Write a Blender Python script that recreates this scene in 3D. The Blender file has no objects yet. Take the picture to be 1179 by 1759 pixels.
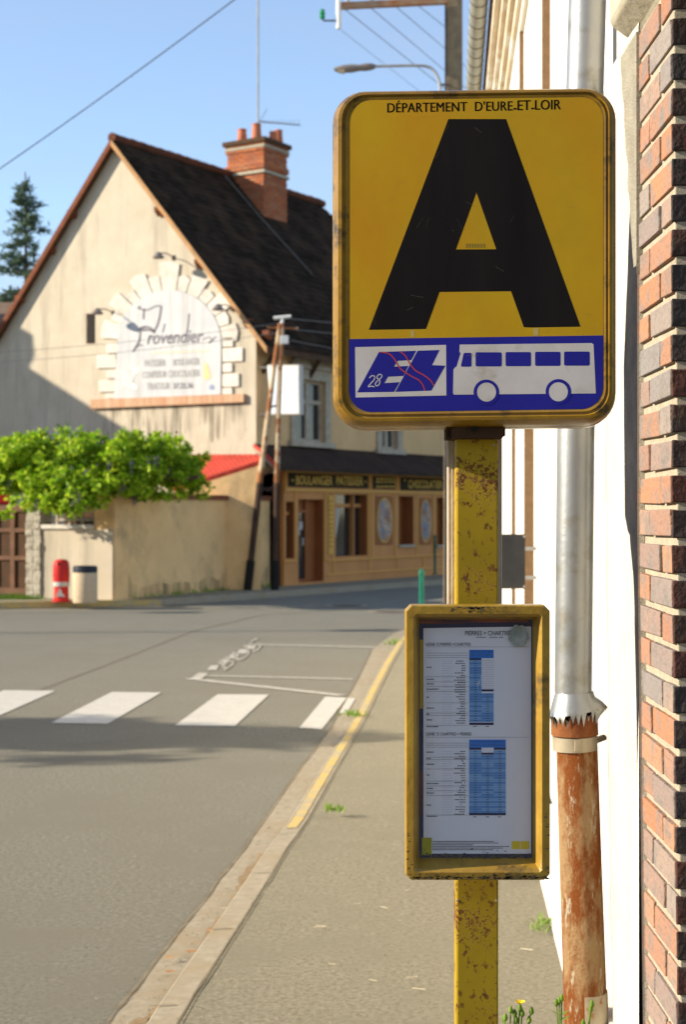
import bpy, bmesh, math, random
from mathutils import Vector, Matrix, noise
from mathutils.geometry import tessellate_polygon
R = math.radians
sc = bpy.context.scene
COL = sc.collection

# ---------------------------------------------------------------- camera, sky, sun
H = 1.75; F = 2600.0; CX = 589.5; CY = 880.0          # eye height, focal length in photo pixels
cam_d = bpy.data.cameras.new('camera'); cam = bpy.data.objects.new('camera', cam_d); COL.objects.link(cam)
cam.location = (0, 0, H); cam.rotation_euler = (R(90), 0, 0)
cam_d.sensor_fit = 'VERTICAL'; cam_d.sensor_height = 24; cam_d.sensor_width = 36
cam_d.lens = 24 * F / 1759.0
cam_d.clip_start = 0.05; cam_d.clip_end = 2000
cam_d.dof.use_dof = True; cam_d.dof.focus_distance = 2.8; cam_d.dof.aperture_fstop = 5.2
sc.camera = cam
SUN_AZ, SUN_EL = 85, 22                                # degrees left of straight behind the camera; height
S = Vector((-math.sin(R(SUN_AZ)) * math.cos(R(SUN_EL)), -math.cos(R(SUN_AZ)) * math.cos(R(SUN_EL)), math.sin(R(SUN_EL))))
world = bpy.data.worlds.new('World'); sc.world = world; world.use_nodes = True
nt = world.node_tree; bg = nt.nodes['Background']
sky = nt.nodes.new('ShaderNodeTexSky'); sky.sky_type = 'NISHITA'; sky.sun_disc = False
sky.sun_elevation = R(SUN_EL); sky.sun_rotation = math.atan2(S.x, S.y)
sky.air_density = 1.0; sky.dust_density = 0.0; sky.ozone_density = 2.6
# thin high cirrus over the blue
tcw = nt.nodes.new('ShaderNodeTexCoord'); mpw = nt.nodes.new('ShaderNodeMapping'); mpw.inputs['Scale'].default_value = (2.2, 2.2, 9)
mpw.inputs['Rotation'].default_value = (R(14), R(8), 0)
nzw = nt.nodes.new('ShaderNodeTexNoise'); nzw.inputs['Scale'].default_value = 1.6; nzw.inputs['Detail'].default_value = 7; nzw.inputs['Roughness'].default_value = .55
mrw = nt.nodes.new('ShaderNodeMapRange'); mrw.inputs['From Min'].default_value = .35; mrw.inputs['From Max'].default_value = .75
mrw.inputs['To Min'].default_value = .22; mrw.inputs['To Max'].default_value = .62
mxw = nt.nodes.new('ShaderNodeMix'); mxw.data_type = 'RGBA'; mxw.inputs[7].default_value = (1.95, 2.15, 2.75, 1)
nt.links.new(tcw.outputs['Generated'], mpw.inputs[0]); nt.links.new(mpw.outputs[0], nzw.inputs['Vector']); nt.links.new(nzw.outputs['Fac'], mrw.inputs[0])
nt.links.new(mrw.outputs[0], mxw.inputs['Factor']); nt.links.new(sky.outputs[0], mxw.inputs[6]); nt.links.new(mxw.outputs[2], bg.inputs[0]); bg.inputs[1].default_value = 0.15
sd = bpy.data.lights.new('sun', 'SUN'); sd.energy = 5.0; sd.angle = R(0.5); sd.color = (1, .885, .70)
sun = bpy.data.objects.new('sun', sd); COL.objects.link(sun); sun.rotation_euler = S.to_track_quat('Z', 'Y').to_euler()
sc.view_settings.view_transform = 'Standard'; sc.view_settings.look = 'None'
sc.view_settings.exposure = 0.86; sc.view_settings.gamma = 1
sc.cycles.max_bounces = 6

# ---------------------------------------------------------------- helpers
def V(*a): return Vector(a)
def at(px, py, Y): return V((px - CX) / F * Y, Y, H - (py - CY) / F * Y)
def gr(px, py, z=0.0):
    Y = (H - z) * F / (py - CY); return V((px - CX) / F * Y, Y, z)

def link(n, color, a, b): n.links.new(color, a)
def mat(name, c1, c2=None, scale=5.0, rough=.8, bump=0.0, bscale=60.0, metal=0.0, stretch=(1, 1, 1), lo=.35, hi=.65,
        c3=None, s3=1.0, lo3=.55, hi3=.7, st3=(1, 1, 1), spec=.08, detail=5.0, island=0.0, nr=.6):
    m = bpy.data.materials.new(name); m.use_nodes = True
    n = m.node_tree; b = n.nodes['Principled BSDF']
    b.inputs['Roughness'].default_value = rough; b.inputs['Metallic'].default_value = metal
    b.inputs['Specular IOR Level'].default_value = spec
    tc = n.nodes.new('ShaderNodeTexCoord')
    def nz(sca, st, det=5.0):
        mp = n.nodes.new('ShaderNodeMapping'); mp.inputs['Scale'].default_value = st
        n.links.new(tc.outputs['Object'], mp.inputs[0])
        t = n.nodes.new('ShaderNodeTexNoise'); t.inputs['Scale'].default_value = sca; t.inputs['Detail'].default_value = det
        t.inputs['Roughness'].default_value = nr
        n.links.new(mp.outputs[0], t.inputs['Vector']); return t.outputs['Fac']
    def ramp(f, l, h):
        r = n.nodes.new('ShaderNodeMapRange'); r.inputs['From Min'].default_value = l; r.inputs['From Max'].default_value = h
        n.links.new(f, r.inputs['Value']); return r.outputs[0]
    def mix(f, a, bb):
        x = n.nodes.new('ShaderNodeMix'); x.data_type = 'RGBA'
        if isinstance(f, float): x.inputs['Factor'].default_value = f
        else: n.links.new(f, x.inputs['Factor'])
        for i, c in ((6, a), (7, bb)):
            if isinstance(c, tuple): x.inputs[i].default_value = (*c, 1)
            else: n.links.new(c, x.inputs[i])
        return x.outputs[2]
    col = c1
    if c2: col = mix(ramp(nz(scale, stretch, detail), lo, hi), c1, c2)
    if c3: col = mix(ramp(nz(s3, st3), lo3, hi3), col, c3)
    if island:
        g = n.nodes.new('ShaderNodeNewGeometry')
        hs = n.nodes.new('ShaderNodeHueSaturation')
        mr = n.nodes.new('ShaderNodeMapRange'); mr.inputs['To Min'].default_value = 1 - island; mr.inputs['To Max'].default_value = 1 + island
        n.links.new(g.outputs['Random Per Island'], mr.inputs['Value']); n.links.new(mr.outputs[0], hs.inputs['Value'])
        if isinstance(col, tuple): hs.inputs['Color'].default_value = (*col, 1)
        else: n.links.new(col, hs.inputs['Color'])
        col = hs.outputs[0]
    if isinstance(col, tuple): b.inputs['Base Color'].default_value = (*col, 1)
    else: n.links.new(col, b.inputs['Base Color'])
    if bump:
        bp = n.nodes.new('ShaderNodeBump'); bp.inputs['Strength'].default_value = bump; bp.inputs['Distance'].default_value = .01
        n.links.new(nz(bscale, (1, 1, 1)), bp.inputs['Height']); n.links.new(bp.outputs[0], b.inputs['Normal'])
    return m

def ramp_island(name, cols, rough=.8, bump=.3, bscale=40, trans=0.0, mottle=None, spec=.25):
    """one random colour of the ramp per loose piece (a brick, a leaf)"""
    m = bpy.data.materials.new(name); m.use_nodes = True; n = m.node_tree; b = n.nodes['Principled BSDF']
    g = n.nodes.new('ShaderNodeNewGeometry'); r = n.nodes.new('ShaderNodeValToRGB')
    e = r.color_ramp.elements
    while len(e) < len(cols): e.new(.5)
    for i, c in enumerate(cols): e[i].position = i / (len(cols) - 1); e[i].color = (*c, 1)
    n.links.new(g.outputs['Random Per Island'], r.inputs[0])
    out = r.outputs[0]
    tc = n.nodes.new('ShaderNodeTexCoord'); t = n.nodes.new('ShaderNodeTexNoise'); t.inputs['Scale'].default_value = bscale
    t.inputs['Detail'].default_value = 5
    n.links.new(tc.outputs['Object'], t.inputs['Vector'])
    if mottle:
        mr = n.nodes.new('ShaderNodeMapRange'); mr.inputs['From Min'].default_value = .46; mr.inputs['From Max'].default_value = .72
        t2 = n.nodes.new('ShaderNodeTexNoise'); t2.inputs['Scale'].default_value = mottle[1]; t2.inputs['Detail'].default_value = 3
        n.links.new(tc.outputs['Object'], t2.inputs['Vector']); n.links.new(t2.outputs['Fac'], mr.inputs[0])
        x = n.nodes.new('ShaderNodeMix'); x.data_type = 'RGBA'; n.links.new(mr.outputs[0], x.inputs['Factor'])
        n.links.new(out, x.inputs[6]); x.inputs[7].default_value = (*mottle[0], 1); out = x.outputs[2]
    n.links.new(out, b.inputs['Base Color']); b.inputs['Roughness'].default_value = rough
    b.inputs['Specular IOR Level'].default_value = spec
    if bump:
        bp = n.nodes.new('ShaderNodeBump'); bp.inputs['Strength'].default_value = bump; bp.inputs['Distance'].default_value = .01
        n.links.new(t.outputs['Fac'], bp.inputs['Height']); n.links.new(bp.outputs[0], b.inputs['Normal'])
    if trans:
        tr = n.nodes.new('ShaderNodeBsdfTranslucent'); n.links.new(out, tr.inputs[0])
        ms = n.nodes.new('ShaderNodeMixShader'); ms.inputs[0].default_value = trans
        n.links.new(b.outputs[0], ms.inputs[1]); n.links.new(tr.outputs[0], ms.inputs[2])
        n.links.new(ms.outputs[0], n.nodes['Material Output'].inputs[0])
    return m

class MB:
    def __init__(s): s.v = []; s.f = []; s.mi = []
    def poly(s, pts, mi=0):
        b = len(s.v); s.v += [tuple(p) for p in pts]; s.f.append(tuple(range(b, b + len(pts)))); s.mi.append(mi)
    def tess(s, loops, mi=0):
        pts = [p for l in loops for p in l]; b = len(s.v); s.v += [tuple(p) for p in pts]
        for t in tessellate_polygon(loops): s.f.append(tuple(b + i for i in t)); s.mi.append(mi)
    def hexa(s, q, mi=0):     # q: 8 points, bottom 4 then top 4
        b = len(s.v); s.v += [tuple(p) for p in q]
        for f in ((0, 3, 2, 1), (4, 5, 6, 7), (0, 1, 5, 4), (1, 2, 6, 5), (2, 3, 7, 6), (3, 0, 4, 7)):
            s.f.append(tuple(b + i for i in f)); s.mi.append(mi)
    def box(s, x0, x1, y0, y1, z0, z1, fr=None, mi=0):
        q = [V(x0, y0, z0), V(x1, y0, z0), V(x1, y1, z0), V(x0, y1, z0), V(x0, y0, z1), V(x1, y0, z1), V(x1, y1, z1), V(x0, y1, z1)]
        if fr: q = [fr(p) for p in q]
        s.hexa(q, mi)
    def prism(s, pts, d, mi=0):   # polygon pts extruded by vector d
        n = len(pts); b = len(s.v); s.v += [tuple(p) for p in pts] + [tuple(Vector(p) + d) for p in pts]
        for t in tessellate_polygon([[Vector(p) for p in pts]]):
            s.f.append(tuple(b + i for i in t)); s.mi.append(mi); s.f.append(tuple(b + n + i for i in reversed(t))); s.mi.append(mi)
        for i in range(n):
            j = (i + 1) % n; s.f.append((b + i, b + j, b + n + j, b + n + i)); s.mi.append(mi)
    def tube(s, pts, rad, seg=10, caps=True, mi=0):
        pts = [Vector(p) for p in pts]; n = len(pts)
        rr = rad if isinstance(rad, (list, tuple)) else [rad] * n
        b = len(s.v); up = None
        for i, p in enumerate(pts):
            t = (pts[min(i + 1, n - 1)] - pts[max(i - 1, 0)]).normalized()
            if up is None:
                up = t.orthogonal().normalized()
            up = (up - t * up.dot(t)).normalized(); w = t.cross(up)
            for k in range(seg):
                a = 2 * math.pi * k / seg; s.v.append(tuple(p + (up * math.cos(a) + w * math.sin(a)) * rr[i]))
        for i in range(n - 1):
            for k in range(seg):
                k2 = (k + 1) % seg
                s.f.append((b + i * seg + k, b + i * seg + k2, b + (i + 1) * seg + k2, b + (i + 1) * seg + k)); s.mi.append(mi)
        if caps:
            s.f.append(tuple(b + k for k in reversed(range(seg)))); s.mi.append(mi)
            s.f.append(tuple(b + (n - 1) * seg + k for k in range(seg))); s.mi.append(mi)
    def lathe(s, c, prof, seg=24, mi=0):
        s.tube([V(c[0], c[1], c[2] + z) for z, r in prof], [max(r, .0005) for z, r in prof], seg, True, mi) if False else s._l(c, prof, seg, mi)
    def _l(s, c, prof, seg, mi):
        b = len(s.v); n = len(prof)
        for z, r in prof:
            for k in range(seg):
                a = 2 * math.pi * k / seg; s.v.append((c[0] + math.cos(a) * r, c[1] + math.sin(a) * r, c[2] + z))
        for i in range(n - 1):
            for k in range(seg):
                k2 = (k + 1) % seg
                s.f.append((b + i * seg + k, b + i * seg + k2, b + (i + 1) * seg + k2, b + (i + 1) * seg + k)); s.mi.append(mi)
        s.f.append(tuple(b + k for k in reversed(range(seg)))); s.mi.append(mi)
        s.f.append(tuple(b + (n - 1) * seg + k for k in range(seg))); s.mi.append(mi)
    def build(s, name, m, parent=None, smooth=False, bevel=0.0, label=None, cat=None, group=None, kind=None, keep=False):
        me = bpy.data.meshes.new(name)
        org = V(0, 0, 0)
        if parent is None and not keep and s.v:     # origin at the base of the thing
            xs = [v[0] for v in s.v]; ys = [v[1] for v in s.v]; zs = [v[2] for v in s.v]
            org = V((min(xs) + max(xs)) / 2, (min(ys) + max(ys)) / 2, min(zs))
        me.from_pydata([tuple(Vector(v) - org) for v in s.v], [], s.f)
        for mm in (m if isinstance(m, (list, tuple)) else [m]): me.materials.append(mm)
        me.polygons.foreach_set('material_index', s.mi)
        if smooth: me.polygons.foreach_set('use_smooth', [True] * len(me.polygons))
        me.update()
        bm = bmesh.new(); bm.from_mesh(me)
        if smooth != 'leaf': bmesh.ops.recalc_face_normals(bm, faces=bm.faces)
        bm.to_mesh(me); bm.free()
        if smooth is True:
            try: me.set_sharp_from_angle(angle=R(40))
            except Exception: pass
        o = bpy.data.objects.new(name, me); COL.objects.link(o); o.location = org
        if bevel:
            md = o.modifiers.new('bevel', 'BEVEL'); md.width = bevel; md.segments = 2; md.limit_method = 'ANGLE'
        if parent is not None:
            o.parent = parent; o.matrix_parent_inverse = Matrix.Translation(-wloc(parent))
        tag(o, label, cat, group, kind); return o

def wloc(o):
    l = Vector(o.location)
    if o.parent is not None: return V(0, 0, 0)
    return l
def tag(o, label=None, cat=None, group=None, kind=None):
    if label: o['label'] = label
    if cat: o['category'] = cat
    if group: o['group'] = group
    if kind: o['kind'] = kind
def thing(name, loc, label, cat, group=None):
    o = bpy.data.objects.new(name, None); COL.objects.link(o); o.location = loc; o.empty_display_size = .2
    tag(o, label, cat, group); return o
def copy_thing(o, loc, label=None, rz=0.0, sc_=1.0):
    c = o.copy(); COL.objects.link(c); c.location = loc; c.rotation_euler = (0, 0, rz); c.scale = (sc_,) * 3
    if label: c['label'] = label
    for ch in list(o.children):
        d = ch.copy(); COL.objects.link(d); d.parent = c
        for g in list(ch.children):
            e = g.copy(); COL.objects.link(e); e.parent = d
    return c

def text_mesh(body, bold=0.0, spacing=1.0, shear=0.0):
    cu = bpy.data.curves.new('t', 'FONT'); cu.body = body; cu.offset = bold; cu.space_character = spacing; cu.shear = shear
    cu.resolution_u = 4
    ob = bpy.data.objects.new('t', cu); COL.objects.link(ob)
    dg = bpy.context.evaluated_depsgraph_get(); dg.update()
    me = bpy.data.meshes.new_from_object(ob.evaluated_get(dg))
    vs = [v.co.copy() for v in me.vertices]; fs = [tuple(p.vertices) for p in me.polygons]
    bpy.data.objects.remove(ob); bpy.data.curves.remove(cu); bpy.data.meshes.remove(me)
    x0 = min(v.x for v in vs); x1 = max(v.x for v in vs); y0 = min(v.y for v in vs); y1 = max(v.y for v in vs)
    return [((v.x - x0) / (x1 - x0), (v.y - y0) / (y1 - y0)) for v in vs], fs
def put_text(mb, body, fn, p00, p10, p01, bold=0.0, spacing=1.0, shear=0.0, mi=0):
    """text filling the parallelogram p00 (bottom left) p10 (bottom right) p01 (top left) in the plane's own pixels"""
    vs, fs = text_mesh(body, bold, spacing, shear); b = len(mb.v)
    for u, w in vs:
        mb.v.append(tuple(fn(p00[0] + u * (p10[0] - p00[0]) + w * (p01[0] - p00[0]), p00[1] + u * (p10[1] - p00[1]) + w * (p01[1] - p00[1]))))
    for f in fs: mb.f.append(tuple(b + i for i in f)); mb.mi.append(mi)

def plane_fn(P, n):
    """photo pixel -> point on the plane through P with normal n, pushed out by o metres along n"""
    n = n.normalized()
    def fn(px, py, o=0.0):
        d = V((px - CX) / F, 1, -(py - CY) / F); c = V(0, 0, H)
        t = (P - c).dot(n) / d.dot(n); return c + d * t + n * o
    return fn

rnd = random.Random(7)
def ribbon(mb, left, right, z, mi=0):
    for i in range(len(left) - 1):
        mb.poly([V(*left[i], z), V(*right[i], z), V(*right[i + 1], z), V(*left[i + 1], z)], mi)

# ---------------------------------------------------------------- materials
M = {}
M['asphalt'] = mat('asphalt', (.285, .270, .220), (.165, .155, .125), 40, .95, 0.9, 300, c3=(.215, .20, .16), s3=.45, lo3=.42, hi3=.60, detail=14, spec=.03, nr=.88, lo=.45, hi=.55)
M['pavement'] = mat('pavement_asphalt', (.355, .32, .235), (.205, .184, .134), 46, .95, 0.9, 320, c3=(.265, .24, .175), s3=.8, lo3=.46, hi3=.64, detail=14, spec=.03, nr=.88, lo=.45, hi=.56)
M['concrete'] = mat('kerb_concrete', (.385, .335, .25), (.28, .24, .175), 18, .9, .5, 200, c3=(.31, .25, .165), s3=2.2, lo3=.48, hi3=.64, detail=12, nr=.75)
M['crack'] = mat('tar_seam', (.09, .075, .055), (.16, .13, .09), 12, .9)
M['white_line'] = mat('road_paint', (.50, .475, .42), (.56, .53, .475), 8, .8, .5, 200, c3=(.33, .30, .25), s3=60, lo3=.56, hi3=.72)
M['worn_line'] = mat('worn_road_paint', (.50, .475, .42), (.36, .33, .27), 12, .8, .4, 200)
M['yellow_line'] = mat('worn_yellow_paint', (.58, .40, .10), (.48, .38, .19), 9, .8, .5, 90, c3=(.38, .33, .24), s3=7, lo3=.46, hi3=.64, detail=10, nr=.75)
M['soil'] = mat('gutter_dirt', (.22, .15, .085), (.32, .235, .14), 40, .95, .8, 90, nr=.8)
M['plaster'] = mat('cream_plaster', (.545, .480, .375), (.47, .405, .31), 1.3, .9, .45, 25, c3=(.32, .28, .22), s3=.8, lo3=.48, hi3=.76, st3=(2.6, 2.6, .28), detail=12, nr=.72)
M['ochre'] = mat('ochre_plaster', (.68, .455, .23), (.59, .39, .195), 1.1, .9, .35, 25, c3=(.42, .29, .155), s3=.8, lo3=.56, hi3=.8, st3=(1.5, 1.5, .6), detail=9)
M['gwall'] = mat('garden_wall_render', (.86, .57, .275), (.73, .48, .225), 1.2, .9, .5, 22, c3=(.45, .31, .165), s3=1.1, lo3=.52, hi3=.75, st3=(1, 1, .8), detail=11, nr=.7)
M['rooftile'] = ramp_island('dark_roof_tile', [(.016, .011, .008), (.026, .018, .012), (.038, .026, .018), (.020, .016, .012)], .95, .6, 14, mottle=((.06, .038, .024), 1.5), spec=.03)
M['ridge'] = mat('ridge_tile', (.16, .055, .03), (.09, .04, .025), 4, .85, .3, 20)
M['wood_red'] = mat('red_brown_timber', (.20, .07, .035), (.13, .05, .03), 6, .8, .2, 20)
M['wood_tan'] = mat('tan_timber', (.46, .25, .11), (.34, .20, .10), 6, .8, .2, 20)
M['dark_wood'] = mat('dark_brown_timber', (.10, .055, .03), (.065, .04, .025), 6, .8, .2, 20)
M['brick_c'] = ramp_island('chimney_brick', [(.34, .09, .035), (.44, .15, .06), (.30, .10, .05), (.40, .18, .09)], .85, .3, 30)
M['mortar'] = mat('mortar', (.55, .48, .36), (.44, .38, .28), 20, .95, .6, 80)
M['lead'] = mat('weathered_lead', (.16, .15, .13), (.11, .10, .09), 5, .7)
M['pot'] = mat('terracotta', (.55, .19, .10), (.42, .15, .08), 8, .8)
M['stone'] = mat('pale_stone', (.68, .64, .575), (.55, .50, .43), 5, .9, .6, 25, island=.12, nr=.7)
M['stone_grey'] = mat('grey_rubble', (.46, .42, .34), (.33, .30, .24), 5, .9, 1.0, 12, c3=(.24, .21, .16), s3=9, lo3=.5, hi3=.62)
M['board'] = mat('white_sign_board', (.56, .555, .55), (.48, .485, .50), 1.5, .7, c3=(.37, .36, .34), s3=1.0, lo3=.45, hi3=.8, st3=(4, 4, .2), spec=.1)
M['ink'] = mat('faded_grey_lettering', (.12, .11, .14), (.20, .185, .20), 6, .8, spec=.1)
M['ink_pale'] = mat('washed_out_lettering', (.31, .305, .30), (.40, .39, .38), 5, .8, spec=.1)
M['gold_pale'] = mat('pale_gold_paint', (.62, .53, .33), (.70, .64, .48), 4, .7)
M['orange_pale'] = mat('pale_orange_paint', (.80, .50, .22), (.76, .56, .32), 4, .7)
M['glass'] = mat('dark_window_glass', (.03, .028, .028), rough=.06, spec=.6)
M['win_white'] = mat('weathered_window_paint', (.46, .40, .31), (.34, .29, .22), 8, .8, .4, 30)
M['shop'] = mat('orange_brown_shopfront', (.58, .26, .085), (.50, .22, .07), 1.6, .6, .15, 20, spec=.15)
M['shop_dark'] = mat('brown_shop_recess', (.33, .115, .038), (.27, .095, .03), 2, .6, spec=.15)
M['shop_line'] = mat('ochre_shop_moulding', (.66, .36, .10), rough=.6)
M['black_board'] = mat('black_fascia', (.03, .026, .018), (.04, .033, .02), 3, .7, spec=.05)
M['gold'] = mat('gold_letters', (.75, .46, .08), (.62, .36, .07), 5, .6, spec=.1)
M['canopy'] = mat('brown_canopy_slate', (.060, .040, .030), (.042, .030, .024), 3, .95, .5, 15, spec=.03)
M['red_tile'] = mat('red_roof_tile', (.55, .07, .045), (.42, .06, .04), 2.5, .7)
M['brick_red'] = mat('brick_coping', (.28, .10, .05), (.16, .07, .045), 6, .9, .5, 30)
M['gate'] = mat('brown_gate', (.09, .045, .025), (.06, .035, .02), 4, .7)
M['hyd_red'] = mat('hydrant_red', (.55, .035, .03), (.42, .03, .03), 3, .4)
M['white'] = mat('white_paint', (.48, .46, .43), rough=.6)
M['bin'] = mat('gravel_concrete_bin', (.58, .45, .30), (.46, .36, .25), 30, .9, .6, 60)
M['bin_dark'] = mat('dark_bin_liner', (.03, .035, .045), rough=.5)
M['rust_leg'] = mat('rust_stained_steel', (.55, .42, .27), (.30, .12, .05), 3.5, .8, .3, 30, lo=.45, hi=.55, stretch=(1, 1, .8))
M['leg_dark'] = mat('dark_rusty_steel', (.10, .055, .035), (.05, .035, .03), 4, .8, .3, 30)
M['tar'] = mat('black_tar', (.022, .020, .018), rough=.7)
M['porcelain'] = mat('porcelain', (.75, .74, .70), rough=.3)
M['lightbox'] = mat('white_lightbox', (.70, .72, .74), (.50, .60, .74), 1.1, .4, c3=(.76, .76, .72), s3=.9, lo3=.45, hi3=.55)
M['green_paint'] = mat('green_bollard_paint', (.010, .11, .075), (.014, .14, .10), 6, .5)
M['pole_wood'] = mat('concrete_pole', (.23, .18, .115), (.33, .26, .16), 6, .9, .5, 20, c3=(.14, .11, .075), s3=2, st3=(1, 1, .3))
M['rusty_arm'] = mat('rusty_crossarm', (.40, .30, .20), (.35, .15, .07), 5, .8)
M['grey_metal'] = mat('grey_metal', (.42, .42, .41), (.34, .34, .34), 5, .5, metal=.3)
M['lamp_grey'] = mat('lamp_grey', (.16, .14, .13), (.22, .19, .17), 4, .5)
M['green_glass'] = mat('green_insulator', (.02, .25, .10), rough=.2)
M['cable'] = mat('black_cable', (.05, .05, .055), rough=.6)
M['cable_pale'] = mat('grey_cable', (.20, .20, .21), rough=.6)
M['needle'] = ramp_island('conifer_needles', [(.075, .115, .085), (.11, .165, .11), (.14, .20, .12), (.06, .10, .075)], .9, 0, trans=.2, spec=.03)
M['bark'] = mat('bark', (.14, .10, .07), (.09, .065, .045), 6, .9, .6, 20)
M['leaf'] = ramp_island('wisteria_leaves', [(.09, .23, .008), (.30, .50, .014), (.66, .74, .06), (.14, .33, .010), (.50, .66, .03), (.05, .14, .008), (.36, .56, .02)], .6, 0, trans=.5)
M['leaf_street'] = ramp_island('street_tree_leaves', [(.05, .10, .02), (.09, .15, .03)], .7, 0, trans=.2)
M['mauve'] = mat('mauve_flowers', (.22, .16, .26), rough=.9)
M['grass'] = ramp_island('weed_green', [(.10, .20, .02), (.20, .34, .04), (.28, .38, .07)], .7, 0, trans=.3)
M['petal'] = mat('yellow_petal', (.85, .62, .02), rough=.6)
M['whitewall'] = mat('white_limewash', (.80, .755, .66), (.75, .70, .60), 2.0, .9, .35, 60)
M['whitewall2'] = mat('rough_white_render', (.68, .635, .54), (.60, .555, .465), 5, .95, .8, 150)
M['edge_strip'] = mat('dark_grey_strip', (.020, .020, .024), (.034, .034, .038), 8, .95, .5, 60, spec=.02)
M['brick'] = ramp_island('pier_brick', [(.37, .175, .10), (.39, .21, .125), (.27, .235, .21), (.33, .165, .105), (.23, .215, .205), (.37, .19, .12), (.31, .185, .13)], .92, .8, 60, mottle=((.21, .185, .17), 17), spec=.05)
M['brick_dark'] = ramp_island('shaded_pier_brick', [(.05, .03, .025), (.09, .035, .025), (.04, .035, .036), (.065, .035, .025)], .75, .7, 60, mottle=((.03, .028, .026), 14))  # darker copy for the pier's front face, its shade put into the colour
M['mortar_w'] = mat('pale_mortar', (.52, .46, .35), (.40, .35, .26), 30, .95, .7, 160, nr=.75)
M['corbel'] = mat('weathered_cement', (.33, .30, .22), (.44, .40, .31), 6, .9, .4, 40, stretch=(1, 1, 3))
M['zinc'] = mat('galvanised_zinc', (.25, .265, .28), (.33, .33, .32), 9, .40, .08, 50, metal=.6, stretch=(1, 1, .6), spec=.4, c3=(.22, .21, .175), s3=12, lo3=.52, hi3=.68)
M['gutter'] = mat('zinc_gutter', (.36, .37, .33), (.28, .28, .25), 5, .55, metal=.3)
M['slate'] = mat('slate_plaque', (.035, .036, .04), (.05, .05, .052), 6, .8, spec=.1)
M['brown_shade'] = mat('painted_reveal_shade', (.24, .15, .085), (.19, .12, .07), 20, .9, .6, 60)  # shade on the far jambs of the openings, painted as brown
M['brown_tar'] = mat('brown_stone', (.22, .18, .12), (.16, .13, .09), 12, .9, .6, 40)

# rusty cast iron pipe: long vertical streaks of rust over worn cream paint
def rust_pipe():
    m = mat('rusted_cast_iron', (.36, .23, .115), (.22, .068, .018), 8, .85, .8, 120, stretch=(1.3, 1.3, .5), lo=.44, hi=.55, nr=.75,
            c3=(.47, .41, .29), s3=17, lo3=.56, hi3=.61, st3=(1.5, 1.5, .35), detail=14)
    return m
M['rust'] = rust_pipe()
M['rust_collar'] = mat('rust_collar', (.16, .05, .02), (.24, .095, .035), 14, .85, .5, 60)
M['clamp'] = mat('steel_clamp', (.42, .36, .26), (.30, .255, .18), 12, .5, metal=.3)
M['lead_pipe'] = mat('bare_pipe', (.44, .38, .28), (.33, .27, .18), 14, .8, .3, 50, c3=(.30, .13, .05), s3=25, lo3=.55, hi3=.65)

# yellow post paint with rust blisters
M['post'] = mat('yellow_post_paint', (.42, .275, .012), (.32, .21, .012), 4, .5, .12, 60, c3=(.14, .055, .015), s3=62, lo3=.56, hi3=.64, st3=(1, 1, .8), spec=.2)
def add_rust_patch(m):
    n = m.node_tree; b = n.nodes['Principled BSDF']; src = b.inputs['Base Color'].links[0].from_socket
    tc = n.nodes.new('ShaderNodeTexCoord')
    t = n.nodes.new('ShaderNodeTexNoise'); t.inputs['Scale'].default_value = 7; t.inputs['Detail'].default_value = 2
    t2 = n.nodes.new('ShaderNodeTexNoise'); t2.inputs['Scale'].default_value = 190; t2.inputs['Detail'].default_value = 6
    t2.inputs['Roughness'].default_value = .7
    n.links.new(tc.outputs['Object'], t.inputs[0]); n.links.new(tc.outputs['Object'], t2.inputs[0])
    a = n.nodes.new('ShaderNodeMath'); a.operation = 'MULTIPLY'; a.inputs[1].default_value = .75
    n.links.new(t.outputs['Fac'], a.inputs[0])
    s = n.nodes.new('ShaderNodeMath'); s.operation = 'ADD'; n.links.new(a.outputs[0], s.inputs[0]); n.links.new(t2.outputs['Fac'], s.inputs[1])
    r = n.nodes.new('ShaderNodeMapRange'); r.inputs['From Min'].default_value = .965; r.inputs['From Max'].default_value = 1.03
    n.links.new(s.outputs[0], r.inputs[0])
    x = n.nodes.new('ShaderNodeMix'); x.data_type = 'RGBA'; n.links.new(r.outputs[0], x.inputs['Factor'])
    n.links.new(src, x.inputs[6]); x.inputs[7].default_value = (.17, .055, .012, 1); n.links.new(x.outputs[2], b.inputs['Base Color'])
    bp = n.nodes.new('ShaderNodeBump'); bp.inputs['Strength'].default_value = .5; bp.inputs['Distance'].default_value = .002
    n.links.new(r.outputs[0], bp.inputs['Height']); n.links.new(bp.outputs[0], b.inputs['Normal'])
add_rust_patch(M['post'])
M['frame_y'] = mat('old_yellow_frame', (.32, .175, .012), (.19, .10, .010), 7, .28, .08, 60, c3=(.05, .032, .010), s3=14, lo3=.52, hi3=.66, st3=(1, 1, 1.2), spec=.55, nr=.7)
M['panel_y'] = mat('yellow_enamel_panel', (.45, .27, .006), (.37, .225, .008), 2.6, .45, .05, 260, spec=.2, c3=(.43, .195, .005), s3=2.4, lo3=.45, hi3=.70, st3=(1, 1, .5), nr=.7)
M['case_y'] = mat('yellow_timetable_case', (.38, .235, .03), (.27, .15, .018), 10, .30, .2, 60, spec=.5, c3=(.07, .05, .022), s3=12, lo3=.56, hi3=.70, nr=.7)
M['black'] = mat('black_vinyl', (.009, .008, .008), (.013, .011, .011), 14, .6, .04, 150, spec=.03, stretch=(1, 1, .1))
M['blue'] = mat('blue_vinyl', (.014, .014, .19), (.018, .019, .23), 5, .45, spec=.12)
M['vwhite'] = mat('dirty_white_vinyl', (.50, .47, .46), (.43, .405, .38), 12, .5, c3=(.27, .23, .17), s3=9, lo3=.58, hi3=.75, spec=.15)
M['redline'] = mat('red_vinyl', (.42, .05, .03), rough=.4)
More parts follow.
